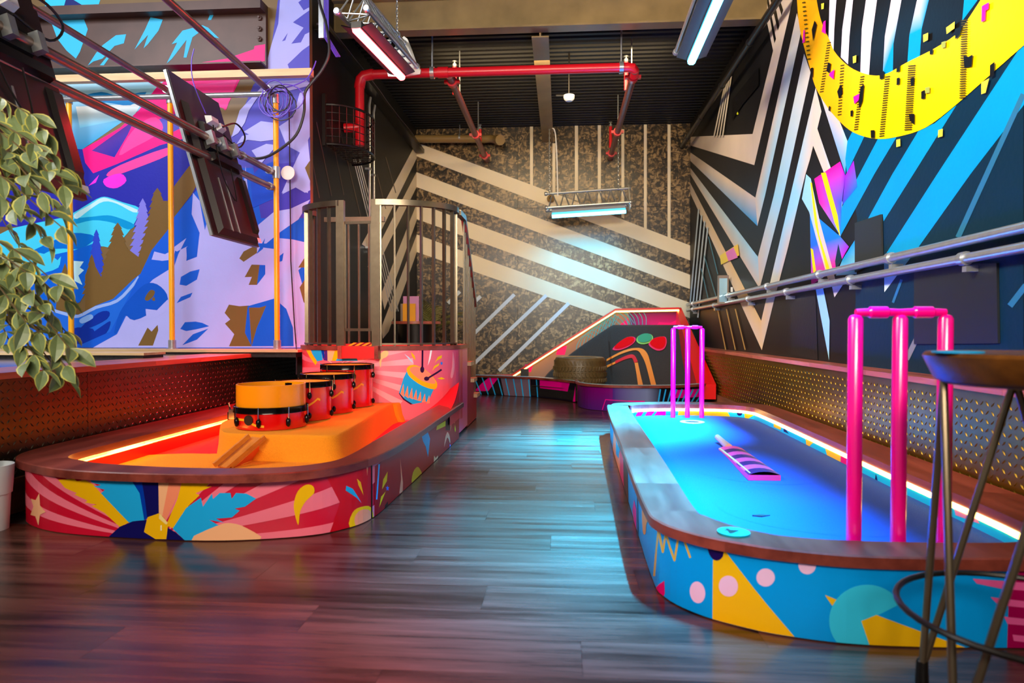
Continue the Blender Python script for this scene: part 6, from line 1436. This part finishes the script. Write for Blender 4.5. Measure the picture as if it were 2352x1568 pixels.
# one leaf mesh: green middle, yellow edge, folded and drooping
m_leaf = M('leaf_green', (112, 128, 84), 0.42, var=0.18, scale=25); m_edge = M('leaf_edge', (196, 190, 92), 0.45)
prof = [(0.0, 0.0), (0.18, 0.5), (0.40, 0.92), (0.60, 1.0), (0.8, 0.68), (1.0, 0.0)]
mb = MB(); LL, LWd = 0.085, 0.021
def lp(t, w): return (t * LL, w * LWd, 0.010 * abs(w) - 0.022 * t * t)
for s_ in (-1, 1):
    for (t0, w0), (t1, w1) in zip(prof[:-1], prof[1:]):
        mb.cur = 0; mb.add([lp(t0, 0), lp(t1, 0), lp(t1, s_ * w1 * 0.80), lp(t0, s_ * w0 * 0.80)], [(0, 1, 2, 3) if s_ > 0 else (3, 2, 1, 0)])
        mb.cur = 1; mb.add([lp(t0, s_ * w0 * 0.80), lp(t1, s_ * w1 * 0.80), lp(t1, s_ * w1), lp(t0, s_ * w0)], [(0, 1, 2, 3) if s_ > 0 else (3, 2, 1, 0)])
leaf0 = mb.build('leaf', [m_leaf, m_edge], plant, smooth=60, origin=(0, 0, 0))
first = True
rnd = random.Random(11)
# twigs: start on the stem, sweep towards the aisle; leaves along them
twigs = []
for px, py, ln in ((70, 262, 1), (95, 300, 1), (110, 350, 1), (150, 385, 1), (145, 425, 1), (95, 440, 1), (130, 480, 1), (140, 520, 1), (60, 500, 1), (100, 545, 1), (30, 340, 1), (25, 430, 1), (40, 560, 1), (70, 400, 1),
                   (60, 625, 2), (135, 655, 2), (150, 690, 2), (95, 700, 2), (40, 670, 2), (150, 760, 2), (160, 800, 2), (110, 780, 2), (150, 840, 2), (100, 850, 2), (60, 740, 2), (140, 860, 2), (70, 830, 2), (25, 790, 2)):
    yq = 2.12 + rnd.uniform(-0.12, 0.16); e = onY(px, py, yq)
    zz_ = (1.45 if ln == 1 else 1.02) + rnd.uniform(-0.12, 0.12); s_ = Vector((PXp, 2.38 - 0.26 * max(0.0, (zz_ - 0.95) / 0.65), zz_))
    m_ = s_.lerp(e, 0.55) + Vector((0, 0, 0.07 + rnd.uniform(0, 0.05)))
    twigs.append(sm([s_, m_, e], 8, closed=False))
for tw in twigs:
    tw = [Vector(p) for p in tw]
    MB().tube(tw, [0.0035 - 0.0001 * i for i in range(len(tw))], 4).build('twig', m_bark, plant)
    for i in range(4, len(tw), 2):
        for s_ in (-1, 1):
            p = tw[i]; t_ = (tw[i] - tw[i - 1]).normalized()
            ya = math.atan2(t_.y, t_.x) + s_ * rnd.uniform(0.3, 1.0); pit = rnd.uniform(0.1, 1.1); roll = rnd.uniform(-0.9, 0.9); sc_ = rnd.uniform(0.8, 1.2)
            if first:
                leaf0.location = p - WLOC[plant.name]; leaf0.rotation_euler = (roll, pit, ya); first = False
            else: place_copy(leaf0, 'leaf', p, plant, (roll, pit, ya), (sc_, sc_, sc_))

# ------------------------------------------------------------------ bar stool in the right foreground
sy_ = 1.373; sxc = 0.911; zst = 0.756; rse = 0.194
stl = thing('bar_stool', 'wooden-topped bar stool with crossed steel rod legs at the right edge', 'stool', (sxc, sy_, 0))
MB().lathe([(0.0, 0.0), (rse - 0.035, 0.0), (rse - 0.02, 0.01), (rse - 0.004, 0.045), (rse, 0.055), (rse - 0.006, 0.062), (0.0, 0.062)], (sxc, sy_, zst - 0.062), 40).build('seat', wood_mat('seat_wood', (40, 20, 8), (140, 84, 28), rough=0.35, axis='X', rnd=0.05, coat=0.0, fine=5, spec=0.3), stl)
m_rod = M('stool_rod', (128, 112, 90), 0.3, metal=0.8)
rf = 0.232; rt = 0.158
for k in range(4):
    a = math.radians(207 + 90 * k)
    f = Vector((sxc + rf * math.cos(a), sy_ + rf * math.sin(a), 0.012))
    for s_ in (-1, 1):
        b = a + s_ * math.radians(45); tp_ = Vector((sxc + rt * math.cos(b), sy_ + rt * math.sin(b), zst - 0.06))
        MB().tube([tp_, f + Vector((0, 0, 0.03)), f], 0.0075, 10).build('leg', m_rod, stl)
    MB().lathe([(0.012, 0.0), (0.014, 0.01), (0.012, 0.06), (0.008, 0.065)], (f.x, f.y, 0.0), 12).build('foot', m_dark, stl)
zr = 0.25; rr_ = 0.236
MB().tube([(sxc + rr_ * math.cos(a), sy_ + rr_ * math.sin(a), zr) for a in [2 * math.pi * i / 40 for i in range(40)]], 0.0065, 8, closed=True).build('foot_ring', m_dark, stl)
q = onZ(2200, 801, zst + 0.002)
tag(MB().lathe([(0.0, 0.0), (0.043, 0.0), (0.043, 0.003), (0.0, 0.003)], (onY(2200, 801, sy_ - 0.02).x, sy_ - 0.02, zst + 0.0005), 28).build('coaster', M('cyan_card', (0, 160, 226), 0.4), None), 'round cyan disc lying on the seat of the bar stool', 'coaster')
